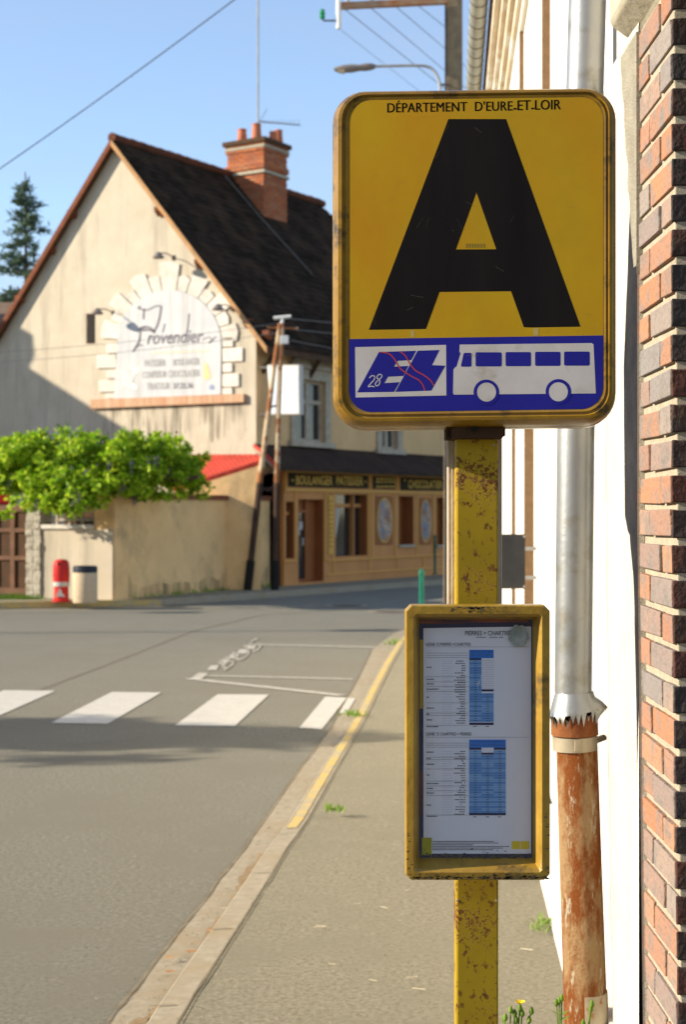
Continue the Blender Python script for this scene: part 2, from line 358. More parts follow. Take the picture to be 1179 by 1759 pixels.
M['bracket'] = mat('rust_brown_bracket', (.045, .028, .018), (.075, .04, .02), 18, .75, .4, 60)
M['beige_metal'] = mat('beige_post_back', (.50, .42, .32), (.40, .33, .25), 14, .7, .2, 40)
M['paper'] = mat('printed_paper', (.76, .77, .82), (.72, .73, .78), 2, .6)
M['plex'] = bpy.data.materials.new('scratched_perspex'); M['plex'].use_nodes = True
_n = M['plex'].node_tree; _n.nodes.remove(_n.nodes['Principled BSDF'])
_t = _n.nodes.new('ShaderNodeBsdfTransparent'); _t.inputs[0].default_value = (.93, .94, .96, 1)
_g = _n.nodes.new('ShaderNodeBsdfGlossy'); _g.inputs['Roughness'].default_value = .12; _mx = _n.nodes.new('ShaderNodeMixShader'); _mx.inputs[0].default_value = .07
_n.links.new(_t.outputs[0], _mx.inputs[1]); _n.links.new(_g.outputs[0], _mx.inputs[2]); _n.links.new(_mx.outputs[0], _n.nodes['Material Output'].inputs[0])
M['pblue'] = mat('print_blue', (.10, .27, .58), rough=.6)
M['pblue2'] = mat('print_pale_blue', (.19, .38, .66), rough=.6)
M['pblue3'] = mat('print_strong_blue', (.02, .18, .62), rough=.6)
M['pnavy'] = mat('print_navy', (.02, .03, .10), rough=.6)
M['ptext'] = mat('print_text', (.06, .065, .09), rough=.6)
M['ppale'] = mat('print_grey', (.30, .31, .36), rough=.6)
M['pyel'] = mat('print_yellow', (.70, .55, .03), rough=.6)
M['sticker'] = mat('peeled_sticker', (.42, .46, .44), (.22, .28, .25), 60, .7, .4, 80)
M['porange'] = mat('print_orange', (.30, .07, .03), (.03, .02, .06), 9, .6)
M['dirt'] = mat('black_grime', (.05, .045, .03), (.14, .12, .07), 40, .9, .5, 80)
M['far_tile'] = mat('far_roof_tile', (.22, .15, .10), (.16, .11, .08), 3, .9)

# ---------------------------------------------------------------- ground, road, pavements
g = MB(); g.poly([V(-900, -300, -.02), V(900, -300, -.02), V(900, 1500, -.02), V(-900, 1500, -.02)])
g.build('ground', mat('ground_dry_grass', (.14, .13, .07), (.19, .17, .10), .4, .95), keep=True, kind='structure')
g = MB(); n_ = 40
g.poly([V(-60, -12, 0), V(40, -12, 0), V(40, 75, 0), V(-60, 75, 0)])
g.build('road', M['asphalt'], keep=True, kind='structure')

# kerb line, measured on the ground (Y -> X)
Ys = [0.5, 2, 3.6, 5.2, 5.62, 6.32, 7.03, 7.87, 9.1, 10.3, 12.2, 14.35, 16.5, 19.1, 21.7, 24, 26, 28, 29.5, 30.5]
KX = [-1.09, -.93, -.79, -.645, -.60, -.525, -.452, -.372, -.26, -.15, .03, .22, .42, .66, 1.0, 1.5, 2.2, 3.4, 5.2, 9]   # foot of the kerb
GX = [-1.25, -1.12, -.96, -.80, -.755, -.68, -.605, -.515, -.405, -.295, -.10, .045, .20, .36, .72, 1.25, 1.98, 3.2, 5.1, 9]  # outer edge of the gutter
def kz(Y): return .065 if Y < 7.6 else (.065 - (Y - 7.6) * .045 if Y < 8.5 else .025 if Y < 13 else min(.10, .025 + (Y - 13) * .02))
gut = MB()
for i in range(len(Ys) - 1):
    gut.poly([V(GX[i], Ys[i], .005), V(KX[i] + .02, Ys[i], .004), V(KX[i + 1] + .02, Ys[i + 1], .004), V(GX[i + 1], Ys[i + 1], .005)])
gut.build('gutter_strip', M['concrete'], keep=True, kind='structure')
kb = MB(); kw = .115; pts = []
fine = []
for i in range(len(Ys) - 1):
    k = 4
    for j in range(k):
        t = j / k; fine.append((Ys[i] * (1 - t) + Ys[i + 1] * t, KX[i] * (1 - t) + KX[i + 1] * t))
fine.append((Ys[-1], KX[-1]))
for (Y0, X0), (Y1, X1) in zip(fine[:-1], fine[1:]):
    z0, z1 = kz(Y0), kz(Y1)
    prof = lambda X, Y, z: [V(X, Y, 0), V(X + .012, Y, z - .008), V(X + .02, Y, z), V(X + kw, Y, z + .002), V(X + kw, Y, 0)]
    a = prof(X0, Y0, z0); b_ = prof(X1, Y1, z1)
    for q in range(4): kb.poly([a[q], a[q + 1], b_[q + 1], b_[q]])
kb.build('kerb', M['concrete'], keep=True, kind='structure')
pv = MB()
for (Y0, X0), (Y1, X1) in zip(fine[:-1], fine[1:]):
    pv.poly([V(X0 + kw - .004, Y0, kz(Y0) - .002), V(max(6, X0 + 2), Y0, kz(Y0) + .012), V(max(6, X1 + 2), Y1, kz(Y1) + .012), V(X1 + kw - .004, Y1, kz(Y1) - .002)])
pv.build('pavement', M['pavement'], keep=True, kind='structure')
# seam between kerb and pavement, joints of the kerb stones, crack along the gutter
sm = MB()
def wig(line, w, z, zf=None, amp=.008, step=.08):
    pts = []
    for (Ya, Xa), (Yb, Xb) in zip(line[:-1], line[1:]):
        n = max(1, int((Yb - Ya) / step))
        for j in range(n):
            t = j / n; Y = Ya + (Yb - Ya) * t; X = Xa + (Xb - Xa) * t + amp * (noise.noise(V(0, Y * 3.1, z * 50)) + .5 * noise.noise(V(3, Y * 9, 1)))
            pts.append((Y, X, w * (.35 + 1.1 * abs(noise.noise(V(9, Y * 5.3, 2))))))
    for (Ya, Xa, wa), (Yb, Xb, wb) in zip(pts[:-1], pts[1:]):
        za = zf(Ya) if zf else z; zb = zf(Yb) if zf else z
        sm.poly([V(Xa - wa, Ya, za), V(Xa + wa, Ya, za), V(Xb + wb, Yb, zb), V(Xb - wb, Yb, zb)])
wig([(y, x) for y, x in zip(Ys, GX)][:14], .010, .009)
wig([(y, x + kw + .004) for y, x in fine if y < 19], .006, 0, lambda Y: kz(Y) + .0045, amp=.004)
for Y in (4.2, 5.15, 6.1, 7.05, 8.0, 8.95, 9.9):
    X = [x for y, x in fine if y <= Y][-1]; z = kz(Y) + .0045
    sm.poly([V(X + .02, Y, z), V(X + kw, Y + .01, z), V(X + kw, Y + .017, z), V(X + .02, Y + .007, z)])
# long faint seams across the road
for a, b, w in (((-10, 1215), (190, 1140), .045), ((190, 1140), (330, 1085), .04), ((330, 1085), (450, 1057), .05), ((450, 1057), (640, 1046), .06)):
    A = gr(*a); B = gr(*b); d = (B - A).normalized(); nn = V(-d.y, d.x, 0) * w * .5
    sm.poly([A + nn + V(0, 0, .003), A - nn + V(0, 0, .003), B - nn + V(0, 0, .003), B + nn + V(0, 0, .003)])
rc_ = random.Random(31)
for (px, py, n_s, ang) in ((300, 1100, 12, .1), (-40, 1290, 9, .15)):
    p = gr(px, py); a = ang
    for k in range(n_s):
        a += rc_.uniform(-.35, .35); a = a * .8 + ang * .2; L = rc_.uniform(.10, .26); q = p + V(math.cos(a), math.sin(a), 0) * L; w_ = V(-math.sin(a), math.cos(a), 0) * rc_.uniform(.0015, .0045); u3 = V(0, 0, .003)
        sm.poly([p - w_ + u3, p + w_ + u3, q + w_ + u3, q - w_ + u3]); p = q
sm.build('joint_seams', mat('joint_dirt', (.15, .125, .09), (.21, .18, .13), 9, .95), keep=True, kind='structure')
# soil swept against the kerb
so = MB()
for i in range(10, 90):
    Y = 4.3 + (i - 10) * .05
    w0 = max(0, .10 * (noise.noise(V(Y * 1.3, 0, 4)) + .25)); w1 = max(0, .10 * (noise.noise(V((Y + .05) * 1.3, 0, 4)) + .25))
    if w0 + w1 <= 0: continue
    Xa = [x for y, x in fine if y <= Y][-1]; Xb = Xa + .0048
    so.poly([V(Xa + .01 - w0, Y, .009), V(Xa + .012, Y, .018), V(Xb + .012, Y + .05, .018), V(Xb + .01 - w1, Y + .05, .009)])
so.build('gutter_soil', M['soil'], keep=True, kind='stuff')

gs_ = MB(); rg_ = random.Random(77)
for k in range(900):
    Y = 3.8 + 9 * rg_.random() ** 1.6; X0 = [x for y, x in fine if y <= Y][-1]; r = rg_.uniform(.0018, .0055)
    X = X0 + (rg_.gauss(-.05, .06) if k % 3 else rg_.gauss(.35, .35)); z = .007 if X < X0 else kz(Y) + .012
    if X0 - .02 < X < X0 + .13: continue
    gs_.v += [(X - r, Y - r * .7, z), (X + r, Y - r * .5, z), (X + r * .3, Y + r, z), (X, Y, z + r * 1.1)]; b = len(gs_.v) - 4
    gs_.f += [(b, b + 1, b + 3), (b + 1, b + 2, b + 3), (b + 2, b, b + 3)]; gs_.mi += [0] * 3
gs_.build('loose_grit', ramp_island('grit', [(.30, .26, .19), (.14, .11, .08), (.46, .42, .34)], .9, 0), keep=True, kind='stuff', smooth='leaf')

# painted markings
ml = MB()
for q in (((6, 1186), (95, 1187), (-28, 1241), (-126, 1240)), ((192, 1189), (277, 1190), (185, 1243.5), (87, 1242)),
          ((374, 1193), (462, 1193.5), (403, 1248), (300, 1246.6)), ((559, 1197), (596, 1199), (553, 1253), (514, 1251))):
    ml.poly([gr(*p, .006) for p in q])
ml.poly([gr(598, 1199, .010), gr(611, 1200, .010), gr(596, 1225, .010), gr(583, 1225, .010)])
ml.build('crosswalk_marking', M['white_line'], keep=True, kind='structure')
wl = MB()
def strip(a, b, w):
    A = gr(*a); B = gr(*b); d = (B - A).normalized(); nn = V(-d.y, d.x, 0) * w * .5; u = V(0, 0, .0065)
    wl.poly([A + nn + u, A - nn + u, B - nn + u, B + nn + u])
strip((354, 1162), (606, 1168), .10); strip((324, 1167), (588, 1196), .12); strip((428, 1108), (645, 1113), .13)
wl.poly([gr(*p, .0075) for p in ((324, 1168), (341, 1156), (358, 1157), (343, 1169))])
for cx, cy in ((365, 1147), (383, 1136.5), (400, 1127.5), (415, 1119), (430, 1111)):
    wl.poly([gr(*p, .0065) for p in ((cx - 9, cy + 4), (cx - 3, cy - 3.5), (cx + 11, cy - 3.5), (cx + 7, cy + 4))])
wl2 = MB(); put_text(wl2, 'BUS', lambda x, y: gr(x, y, .007), (386, 1153), (452, 1112), (376, 1135), bold=.01)
wl.build('bus_bay_marking', M['worn_line'], keep=True, kind='structure')
wl2.build('bus_bay_lettering', mat('nearly_gone_paint', (.38, .355, .30), (.255, .235, .19), 9, .9, lo=.42, hi=.52), keep=True, kind='structure')
yl = MB()
for (Y0, X0), (Y1, X1) in zip(fine[:-1], fine[1:]):
    if Y0 < 8.05 or Y0 > 22: continue
    yl.poly([V(X0 + .035, Y0, kz(Y0) + .005), V(X0 + .092, Y0, kz(Y0) + .005), V(X1 + .092, Y1, kz(Y1) + .005), V(X1 + .035, Y1, kz(Y1) + .005)])
yl.build('yellow_kerb_marking', M['yellow_line'], keep=True, kind='structure')
# manhole covers
mh = MB()
for p in ((596, 1041), (672, 1052)):
    c = gr(*p); mh.poly([V(c.x + .42 * math.cos(k * math.pi / 10), c.y + .42 * math.sin(k * math.pi / 10), .006) for k in range(20)])
    mh.poly([V(c.x + .30 * math.cos(k * math.pi / 10), c.y + .30 * math.sin(k * math.pi / 10), .009) for k in range(20)], 1)
mh.build('manhole_cover', [M['concrete'], mat('iron_cover', (.12, .10, .08), rough=.6)], keep=True, kind='structure')

# far pavement in front of the garden wall and the shop
u = V(.535, .845, 0).normalized(); v = V(-u.y, u.x, 0); nf = V(u.y, -u.x, 0)      # along the shop front, along the gable, out of the shop front
P0 = V(-1.874, 32.6, .12)                                                     # foot of the bakery's near corner
fk = [gr(-500, 1056, 0), gr(-120, 1049, 0), gr(0, 1046.5, 0), gr(200, 1043, 0), gr(277, 1041, 0), gr(420, 1031, 0), gr(600, 1017, 0), gr(775, 1004, 0), gr(960, 994, 0)]
fp_ = MB()
bk = [V(-30, 34, .12), V(-15, 40, .12), V(-10, 42, .12), V(-8, 42, .12), V(-6, 42, .12), V(-2, 42, .12), V(4, 50, .12), V(8, 58, .12), V(14, 66, .12)]
for i in range(len(fk) - 1):
    a, b = fk[i] + V(0, 0, .12), fk[i + 1] + V(0, 0, .12)
    a2, b2 = a + V(-.02, .14, 0), b + V(-.02, .14, 0)
    fp_.poly([a2, b2, bk[i + 1], bk[i]], 0); fp_.poly([a, b, b2, a2], 1); fp_.poly([fk[i], fk[i + 1], b, a], 1)
fp_.build('far_pavement', [M['pavement'], M['concrete']], keep=True, kind='structure')
fy = MB()
for i in range(2, 4):
    a, b = fk[i], fk[i + 1]
    fy.poly([a + V(0, -.006, .01), b + V(0, -.006, .01), b + V(0, -.006, .116), a + V(0, -.006, .116)])
    fy.poly([a + V(0, .0, .125), b + V(0, 0, .125), b + V(0, .13, .125), a + V(0, .13, .125)])
fy.build('far_yellow_marking', M['yellow_line'], keep=True, kind='structure')
fw = MB()
for x in (318, 345, 372, 400, 428):
    t = (x - 277) / 143.0; a = fk[4].lerp(fk[5], t); b = fk[4].lerp(fk[5], t + .09)
    fw.poly([a + V(0, .0, .125), b + V(0, 0, .125), b + V(0, .13, .125), a + V(0, .13, .125)])
fw.build('far_kerb_dashes', M['white_line'], keep=True, kind='structure')
dr = MB(); a = fk[4] + V(.05, -.3, .005); dr.poly([a, a + V(.42, .05, 0), a + V(.40, .35, 0), a + V(-.02, .3, 0)])
dr.build('drain_grate', mat('drain_iron', (.05, .045, .04), rough=.7), keep=True, kind='structure')

# ---------------------------------------------------------------- bus stop sign
YS = 2.8
yaw = R(-5.5)
sn = V(math.sin(yaw), -math.cos(yaw), 0)              # out of the sign's face (towards the camera, a little left)
SC = at(817, 440, YS)
sp = plane_fn(SC, sn)
bus = thing('bus_stop_sign', (SC.x, YS + .06, .07), 'yellow bus stop sign with black letter A on a rusty yellow post', 'bus stop sign')
ex = V(math.cos(yaw), math.sin(yaw), 0)
def rrect(x0, x1, y0, y1, r, n=8):
    o = []
    for cx, cy, a0 in ((x1 - r, y0 + r, -90), (x1 - r, y1 - r, 0), (x0 + r, y1 - r, 90), (x0 + r, y0 + r, 180)):
        for k in range(n + 1):
            a = R(a0 + 90 * k / n); o.append((cx + r * math.cos(a), cy + r * math.sin(a)))
    return o
def skew(x, y): return (x, y - (x - 817) * .018)       # the box hangs a touch out of level
def ring_solid(mb, rings, fn, back=None):
    """rings: (x0,x1,y0,y1,r,offset) lofted"""
    L = []
    for x0, x1, y0, y1, r, o in rings: L.append([fn(*p, o) for p in rrect(x0, x1, y0, y1, r)])
    b = len(mb.v); n = len(L[0])
    for l in L: mb.v += [tuple(p) for p in l]
    for i in range(len(L) - 1):
        for k in range(n):
            k2 = (k + 1) % n; mb.f.append((b + i * n + k, b + i * n + k2, b + (i + 1) * n + k2, b + (i + 1) * n + k)); mb.mi.append(0)
    return b, n
def spf(x, y, o=0.0):
    X, Y_ = skew(x, y)
    return sp(X, Y_ + 0.0, o)
def spf2(x, y, o=0.0):   # perpendicular extrusion that keeps the pixel footprint of the front plane
    return sp(x, y, o)
box = MB()
B = (567.5, 1062.5, 148, 734)      # silhouette of the box in photo pixels, measured on its face plane
def skewf(x, y, o=0.0): return sp(x, y - (x - 817) * .014, o)
rings = [(B[0] + 3, B[1] - 3, B[2] + 3, B[3] - 3, 54, -.105), (B[0], B[1], B[2], B[3], 56, -.10), (B[0], B[1], B[2], B[3], 56, -.055),
         (B[0] + 3, B[1] - 3, B[2] + 3, B[3] - 3, 54, -.045), (B[0] + 2, B[1] - 2, B[2] + 2, B[3] - 2, 55, -.038), (B[0] + 2, B[1] - 2, B[2] + 2, B[3] - 2, 55, -.022),
         (B[0] + 7, B[1] - 5, B[2] + 5, B[3] - 6, 52, -.008), (B[0] + 14, B[1] - 10, B[2] + 9, B[3] - 12, 47, .002), (B[0] + 20, B[1] - 15, B[2] + 13, B[3] - 17, 43, .003),
         (B[0] + 22, B[1] - 17, B[2] + 15, B[3] - 19, 42, -.0015), (B[0] + 24, B[1] - 19, B[2] + 16, B[3] - 21, 41, -.002), (B[0] + 27, B[1] - 21, B[2] + 18, B[3] - 24, 39, .001), (B[0] + 34, B[1] - 27, B[2] + 24, B[3] - 30, 36, -.001)]
b0, nn_ = ring_solid(box, rings, skewf)
box.f.append(tuple(b0 + k for k in range(nn_))); box.mi.append(0)
sign_box = box.build('sign_box', M['frame_y'], bus, smooth=True)
OF = .0001
def layer(k): return OF + k * .00018
def decal(name, m, k, polys, parent=sign_box, label=None, texts=(), skew_it=False, split=False):
    if split:
        return [decal(name, m, k, [p], parent, label, (), skew_it) for p in polys]
    mb = MB(); fn = skewf if skew_it else sp
    for loops in polys:
        if isinstance(loops[0][0], (int, float)): loops = [loops]
        mb.tess([[fn(*p, layer(k)) for p in l] for l in loops])
    for (body, p00, p10, p01, kw_) in texts:
        put_text(mb, body, lambda x, y: sp(x, y, layer(k)), p00, p10, p01, **kw_)
    return mb.build(name, m, parent, label=label)
pan = rrect(B[0] + 32.5, B[1] - 25.5, B[2] + 22, B[3] - 28.5, 38)
decal('panel', M['panel_y'], 0, [pan], skew_it=True)
# blue band: lower part of the panel
def clip_low(ps, ylim):
    out = []
    for i in range(len(ps)):
        a, b = ps[i], ps[(i + 1) % len(ps)]
        ya, yb = a[1] - (a[0] - 817) * .014, b[1] - (b[0] - 817) * .014
        la, lb = ylim(a[0]), ylim(b[0])
        if ya >= la: out.append(a)
        if (ya >= la) != (yb >= lb):
            t = (la - ya) / ((yb - ya) - (lb - la)); out.append((a[0] + t * (b[0] - a[0]), a[1] + t * (b[1] - a[1])))
    return out
band = clip_low(pan, lambda x: 583 - (x - 600) * .0145)
decal('blue_band', M['blue'], 1, [band], skew_it=True)
decal('letter', M['black'], 1, [[[(770.8, 205), (870, 205), (998, 561.6), (912, 563), (900.5, 562.5), (878.5, 500.7), (755.4, 502), (732, 565.6), (634, 567)],
                                [(819, 331), (853, 428.6), (783.6, 429)]]])
_tx = []
for dx in (-.45, 0, .45):
    _tx += [("DÉPARTEMENT  D'EURE", (666 + dx, 194), (881 + dx, 190.5), (666 + dx, 173.5), dict(spacing=1.04)), ("ET", (890 + dx, 190), (912 + dx, 189.5), (890 + dx, 173.0), {}),
            ("LOIR", (920 + dx, 189.3), (964 + dx, 188.6), (920 + dx, 172.3), {})]
_tx += [("-", (882.5, 188.8), (888.5, 188.8), (882.5, 186), {}), ("-", (913, 188.3), (918.5, 188.3), (913, 185.5), {})]
decal('lettering', M['black'], 1, [], texts=_tx)
# worn maker's line inside the A
decal('worn_lettering', mat('worn_black_print', (.20, .14, .03), rough=.5), 1, [[(801 + i * 5, 419), (804 + i * 5, 419), (804 + i * 5, 426), (801 + i * 5, 426)] for i in range(7)])
def c2(x, y): return (560 + x / 2.2673, 480 + y / 2.2673)
decal('logo_ground', M['vwhite'], 2, [[c2(114, 265), c2(469, 256), c2(470, 453), c2(116, 461)]])
lg = decal('logo', M['blue'], 3, [[c2(207, 284), c2(352, 279), c2(333, 315), c2(280, 318), c2(265, 341), c2(321, 338), c2(303, 377), c2(242, 380), c2(228, 405), c2(288, 401), c2(266, 439), c2(122, 441)],
                                  [c2(358, 279), c2(443, 276), c2(414, 335), c2(466, 337), c2(411, 434), c2(271, 439)]])
def curve_band(pts, w):
    out = []; n = len(pts); L = []; Rr = []
    for i, p in enumerate(pts):
        a = pts[max(0, i - 1)]; b = pts[min(n - 1, i + 1)]; dx, dy = b[0] - a[0], b[1] - a[1]; l = math.hypot(dx, dy)
        L.append((p[0] - dy / l * w, p[1] + dx / l * w)); Rr.append((p[0] + dy / l * w, p[1] - dx / l * w))
    return [[L[i], L[i + 1], Rr[i + 1], Rr[i]] for i in range(n - 1)]
def smooth_pts(ps, k=5):
    out = []
    for i in range(len(ps) - 1):
        p0 = ps[max(i - 1, 0)]; p1 = ps[i]; p2 = ps[i + 1]; p3 = ps[min(i + 2, len(ps) - 1)]
        for j in range(k):
            t = j / k
            out.append(tuple(.5 * (2 * p1[q] + (p2[q] - p0[q]) * t + (2 * p0[q] - 5 * p1[q] + 4 * p2[q] - p3[q]) * t * t + (3 * p1[q] - p0[q] - 3 * p2[q] + p3[q]) * t ** 3) for q in range(2)))
    out.append(ps[-1]); return out
reds = []
for ps in ([(212, 284), (245, 290), (268, 312), (290, 348), (330, 376), (362, 393), (378, 412), (386, 434)], [(287, 281), (310, 298), (328, 330), (350, 356), (382, 374), (408, 394), (420, 414)]):
    reds += curve_band(smooth_pts([c2(*p) for p in ps]), .95)
decal('red_line', M['redline'], 4, reds)
whites = []
for ps in ([(170, 385), (180, 376), (190, 379), (188, 392), (172, 410), (166, 419), (178, 417), (190, 420)],
           [(218, 372), (206, 372), (199, 384), (210, 393), (209, 408), (199, 416), (193, 408), (202, 396), (216, 384), (219, 374)]):
    whites += curve_band(smooth_pts([c2(*p) for p in ps]), .85)
decal('number', M['vwhite'], 4, whites)
# bus
bus_body = [c2(522, 255), c2(1036, 249), c2(1044, 254), c2(1053, 445), c2(500, 450), c2(496, 444), c2(498, 352), c2(505, 343), c2(510, 341), c2(526, 288), c2(521, 284)]
pict = decal('bus_pictogram', M['vwhite'], 2, [bus_body])
def rq(x0, x1, y0, y1, r=6, sl=0):
    return [c2(x + (sl * (y1 - y) / (y1 - y0) if x < (x0 + x1) / 2 else 0), y) for x, y in rrect(x0, x1, y0, y1, r, 3)]
decal('bus_window', M['blue'], 3, [rq(526, 568, 287, 341, 5, 12), rq(584, 686, 285, 340), rq(701, 800, 284, 339), rq(816, 915, 283, 338), rq(929, 1029, 282, 337)], split=True)
def disc(cx, cy, r, n=36): return [c2(cx + r * math.cos(2 * math.pi * k / n), cy + r * math.sin(2 * math.pi * k / n)) for k in range(n)]
decal('wheel_arch', M['blue'], 3, [disc(626, 441, 50), disc(907, 439, 50)], split=True)
decal('bus_wheel', M['vwhite'], 4, [disc(627, 440, 37), disc(907, 439, 37)], split=True)
# scratches and grime
scr = MB()
for _ in range(26):
    x = rnd.uniform(615, 1025); y = rnd.uniform(200, 690); l = rnd.uniform(4, 22); a = rnd.uniform(-1.2, 1.2); w = rnd.uniform(.2, .4)
    dx, dy = l * math.cos(a), l * math.sin(a)
    scr.poly([sp(x, y, layer(5)), sp(x + dx, y + dy, layer(5)), sp(x + dx, y + dy + w, layer(5)), sp(x, y + w, layer(5))])
scr.build('scratch', mat('scratch', (.16, .13, .09), rough=.6), sign_box)
# dirty tabs between the letter and the band
decal('tape_mark', mat('tape_stain', (.40, .30, .10), rough=.5), 1, [[(706, 568), (712, 568), (712, 580), (706, 580)], [(917, 564), (926, 564), (926, 577), (917, 577)]])
# post
PY = YS + .055
def pr(px0, px1, py0, py1, Yf, Yb, mb):      # a box whose front face fills these pixels
    a = at(px0, py1, Yf); b = at(px1, py0, Yf); mb.box(a.x, b.x, Yf, Yb, a.z, b.z)
post = MB(); a = at(783, 1759, PY); b = at(856, 720, PY)
post.box(at(784, 800, PY).x, at(857, 800, PY).x, PY, PY + .055, .03, b.z)
post.build('post', M['post'], bus, bevel=.004)
bt = MB()
for x0, x1 in ((769, 781), (858, 863)):
    bt.box(at(x0, 0, PY + .06).x, at(x1, 0, PY + .06).x, PY + .056, PY + .075, at(0, 1250, PY).z, at(0, 742, PY).z)
bt.box(at(775, 0, PY + .06).x, at(860, 0, PY + .06).x, PY + .0552, PY + .070, at(0, 1250, PY).z, at(0, 745, PY).z)
bt.build('back_channel', M['beige_metal'], bus, bevel=.003)
br = MB(); pr(777, 866, 716, 754, PY - .03, PY + .07, br); br.build('bracket', M['bracket'], bus, bevel=.005)
br = MB(); pr(767, 777.5, 716, 755, PY + .0, PY + .06, br); pr(865, 869, 716, 750, PY + .0, PY + .06, br); br.build('bracket_flange', M['bracket'], bus, bevel=.003)
bo = MB(); c = at(816, 737, PY - .035); bo.tube([c, c + V(0, .01, 0)], .006, 10); bo.build('bolt', M['tar'], bus)
rv = MB()
for x, y in ((849, 765), (786, 1548), (853, 1548)):
    c = at(x, y, PY - .001); rv.tube([c, c + V(0, .004, 0)], .0022, 8)
rv.build('rivet', M['beige_metal'], bus)
# timetable case
TY = YS - .02
def tp(x, y, o=0.0):   # plane facing the camera, o towards the camera
    a = at(x, y, TY); return V(a.x, TY - o, a.z)
def chrect(x0, x1, y0, y1, c, o):
    return [tp(*p, o) for p in ((x0 + c, y0), (x1 - c, y0), (x1, y0 + c), (x1, y1 - c), (x1 - c, y1), (x0 + c, y1), (x0, y1 - c), (x0, y0 + c))]
cs = MB(); rg = [chrect(698, 945, 1041, 1512, 9, -.045), chrect(697, 946, 1040, 1513, 10, -.04), chrect(697, 946, 1040, 1513, 10, -.004), chrect(699, 944, 1042, 1511, 9, 0),
                 chrect(711, 932, 1055, 1499, 4, .001), chrect(715, 928, 1060, 1494, 2, -.004), chrect(722, 919, 1067, 1481, .5, -.034)]
bb = len(cs.v)
for l in rg: cs.v += [tuple(p) for p in l]
for i in range(len(rg) - 1):
    for k in range(8):
        k2 = (k + 1) % 8; cs.f.append((bb + i * 8 + k, bb + i * 8 + k2, bb + (i + 1) * 8 + k2, bb + (i + 1) * 8 + k)); cs.mi.append(0)
cs.f.append(tuple(bb + k for k in range(8))); cs.mi.append(0)
case = cs.build('timetable_case', M['case_y'], bus, bevel=.0012)
PO = -.0335
def tdec(name, m, k, quads, texts=(), label=None):
    mb = MB(); o = PO + k * .0002
    for q in quads: mb.poly([tp(*p, o) for p in q])
    for (body, x0, x1, y0, y1, bo) in texts:
        put_text(mb, body, lambda x, y: tp(x, y, o), (x0, y1), (x1, y1), (x0, y0), bold=bo)
    return mb.build(name, m, case, label=label)
def rc(x0, x1, y0, y1): return [(x0, y0), (x1, y0), (x1, y1), (x0, y1)]
tdec('backing', M['pnavy'], 0, [rc(722, 919, 1067, 1481)])
tdec('backing_strip', M['porange'], 1, [rc(723, 800, 1068, 1074), rc(724, 729.5, 1330, 1408), rc(800, 912, 1067, 1072)])
tdec('backing_colour', mat('print_mustard', (.42, .28, .03), rough=.6), 1, [rc(723, 729, 1102, 1222)])
def paperq():
    return [[(729.5, 1082), (917, 1079), (917, 1474), (729.5, 1474)]]
tdec('sheet', M['paper'], 2, paperq())
txt = [("PIERRES > CHARTRES", 802, 884, 1086.5, 1094.5, .006), ("LIGNE 12 PIERRES >CHARTRES", 734, 812, 1107, 1112.5, .003), ("LIGNE 12 CHARTRES > PIERRES", 734, 813, 1263, 1268.5, .003)]
lines, pale, dark, blues, blues2, strong, small = [], [], [], [], [], [], []
def words(x0, x1, y, h=1.1, dens=.8):
    x = x0
    while x < x1 - 1:
        w = min(rnd.uniform(1.5, 5), x1 - x)
        if rnd.random() < dens + .15: small.append(rc(x, x + w, y, y + h))
        x += w + .7
def hl(y, x0=734, x1=808): lines.append(rc(x0, x1, y, y + .38))
lines.append(rc(734, 912, 1114.2, 1114.6)); lines.append(rc(734, 912, 1271.2, 1271.6))
words(821, 873, 1097.2, 1.2)
def table(y0, y1, step, xr, colx, head, seps, groups):
    y = y0; k = 0
    while y < y1 - .5:
        for ci, (a, b, ya, yb) in enumerate(colx):
            if ya - .1 <= y and y + step <= yb + .6:
                (blues if (k + rnd.choice((0, 0, 1))) % 2 else blues2).append(rc(a, b, y, y + step - .12))
                small.append(rc((a + b) / 2 - 2.5, (a + b) / 2 + 2.5, y + 1.5, y + 2.4))
        l = rnd.uniform(6, 20); words(802.5 - l, 802.5, y + 1.3, 1.3)
        pale.append(rc(762, 780, y + 2.2, y + 2.5))
        y += step; k += 1
    for s in seps: hl(s)
    for gy, gw in groups: words(735, 735 + gw, gy, 1.6, 1)
table(1137, 1249, 4.15, None, [(809.3, 830.6, 1134, 1246), (830.6, 851.8, 1192, 1246)], None, [1125, 1129, 1132.8, 1166, 1175, 1183, 1191.5, 1211.5, 1229, 1233, 1250.5],
      [(1149, 9), (1170, 13), (1178, 12), (1187, 21), (1201, 5), (1220, 13), (1230.5, 6), (1240.5, 11), (1252, 20)])
strong.append(rc(809.3, 851.8, 1119.5, 1134)); dark += [rc(809.3, 830.6, 1134, 1137.2), rc(830.6, 851.8, 1188.2, 1191.8), rc(809.3, 851.8, 1246, 1250.2)]
for y in range(1138, 1188, 4): lines.append(rc(831, 852, y, y + .25))
words(812, 850, 1122.5, 1.0); words(812, 850, 1128, 1.0)
table(1294, 1405, 4.2, None, [(809, 830.5, 1293, 1403), (830.5, 852, 1302, 1403), (852, 873, 1293, 1403)], None, [1281.5, 1285, 1288.5, 1306, 1310, 1326.5, 1347.5, 1356, 1364.5, 1372.5, 1406.5],
      [(1296.5, 12), (1307.5, 7), (1317.5, 14), (1336.5, 5), (1351, 21), (1359.5, 12), (1367.5, 13), (1388.5, 9), (1408, 19)])
strong.append(rc(809, 873, 1275.5, 1289.5)); dark += [rc(809, 830.5, 1289.5, 1293.3), rc(852, 873, 1289.5, 1293.3), rc(830.5, 852, 1298.3, 1301.7), rc(809, 873, 1403, 1407.2)]
words(812, 870, 1279, 1.0); words(812, 870, 1284.5, 1.0)
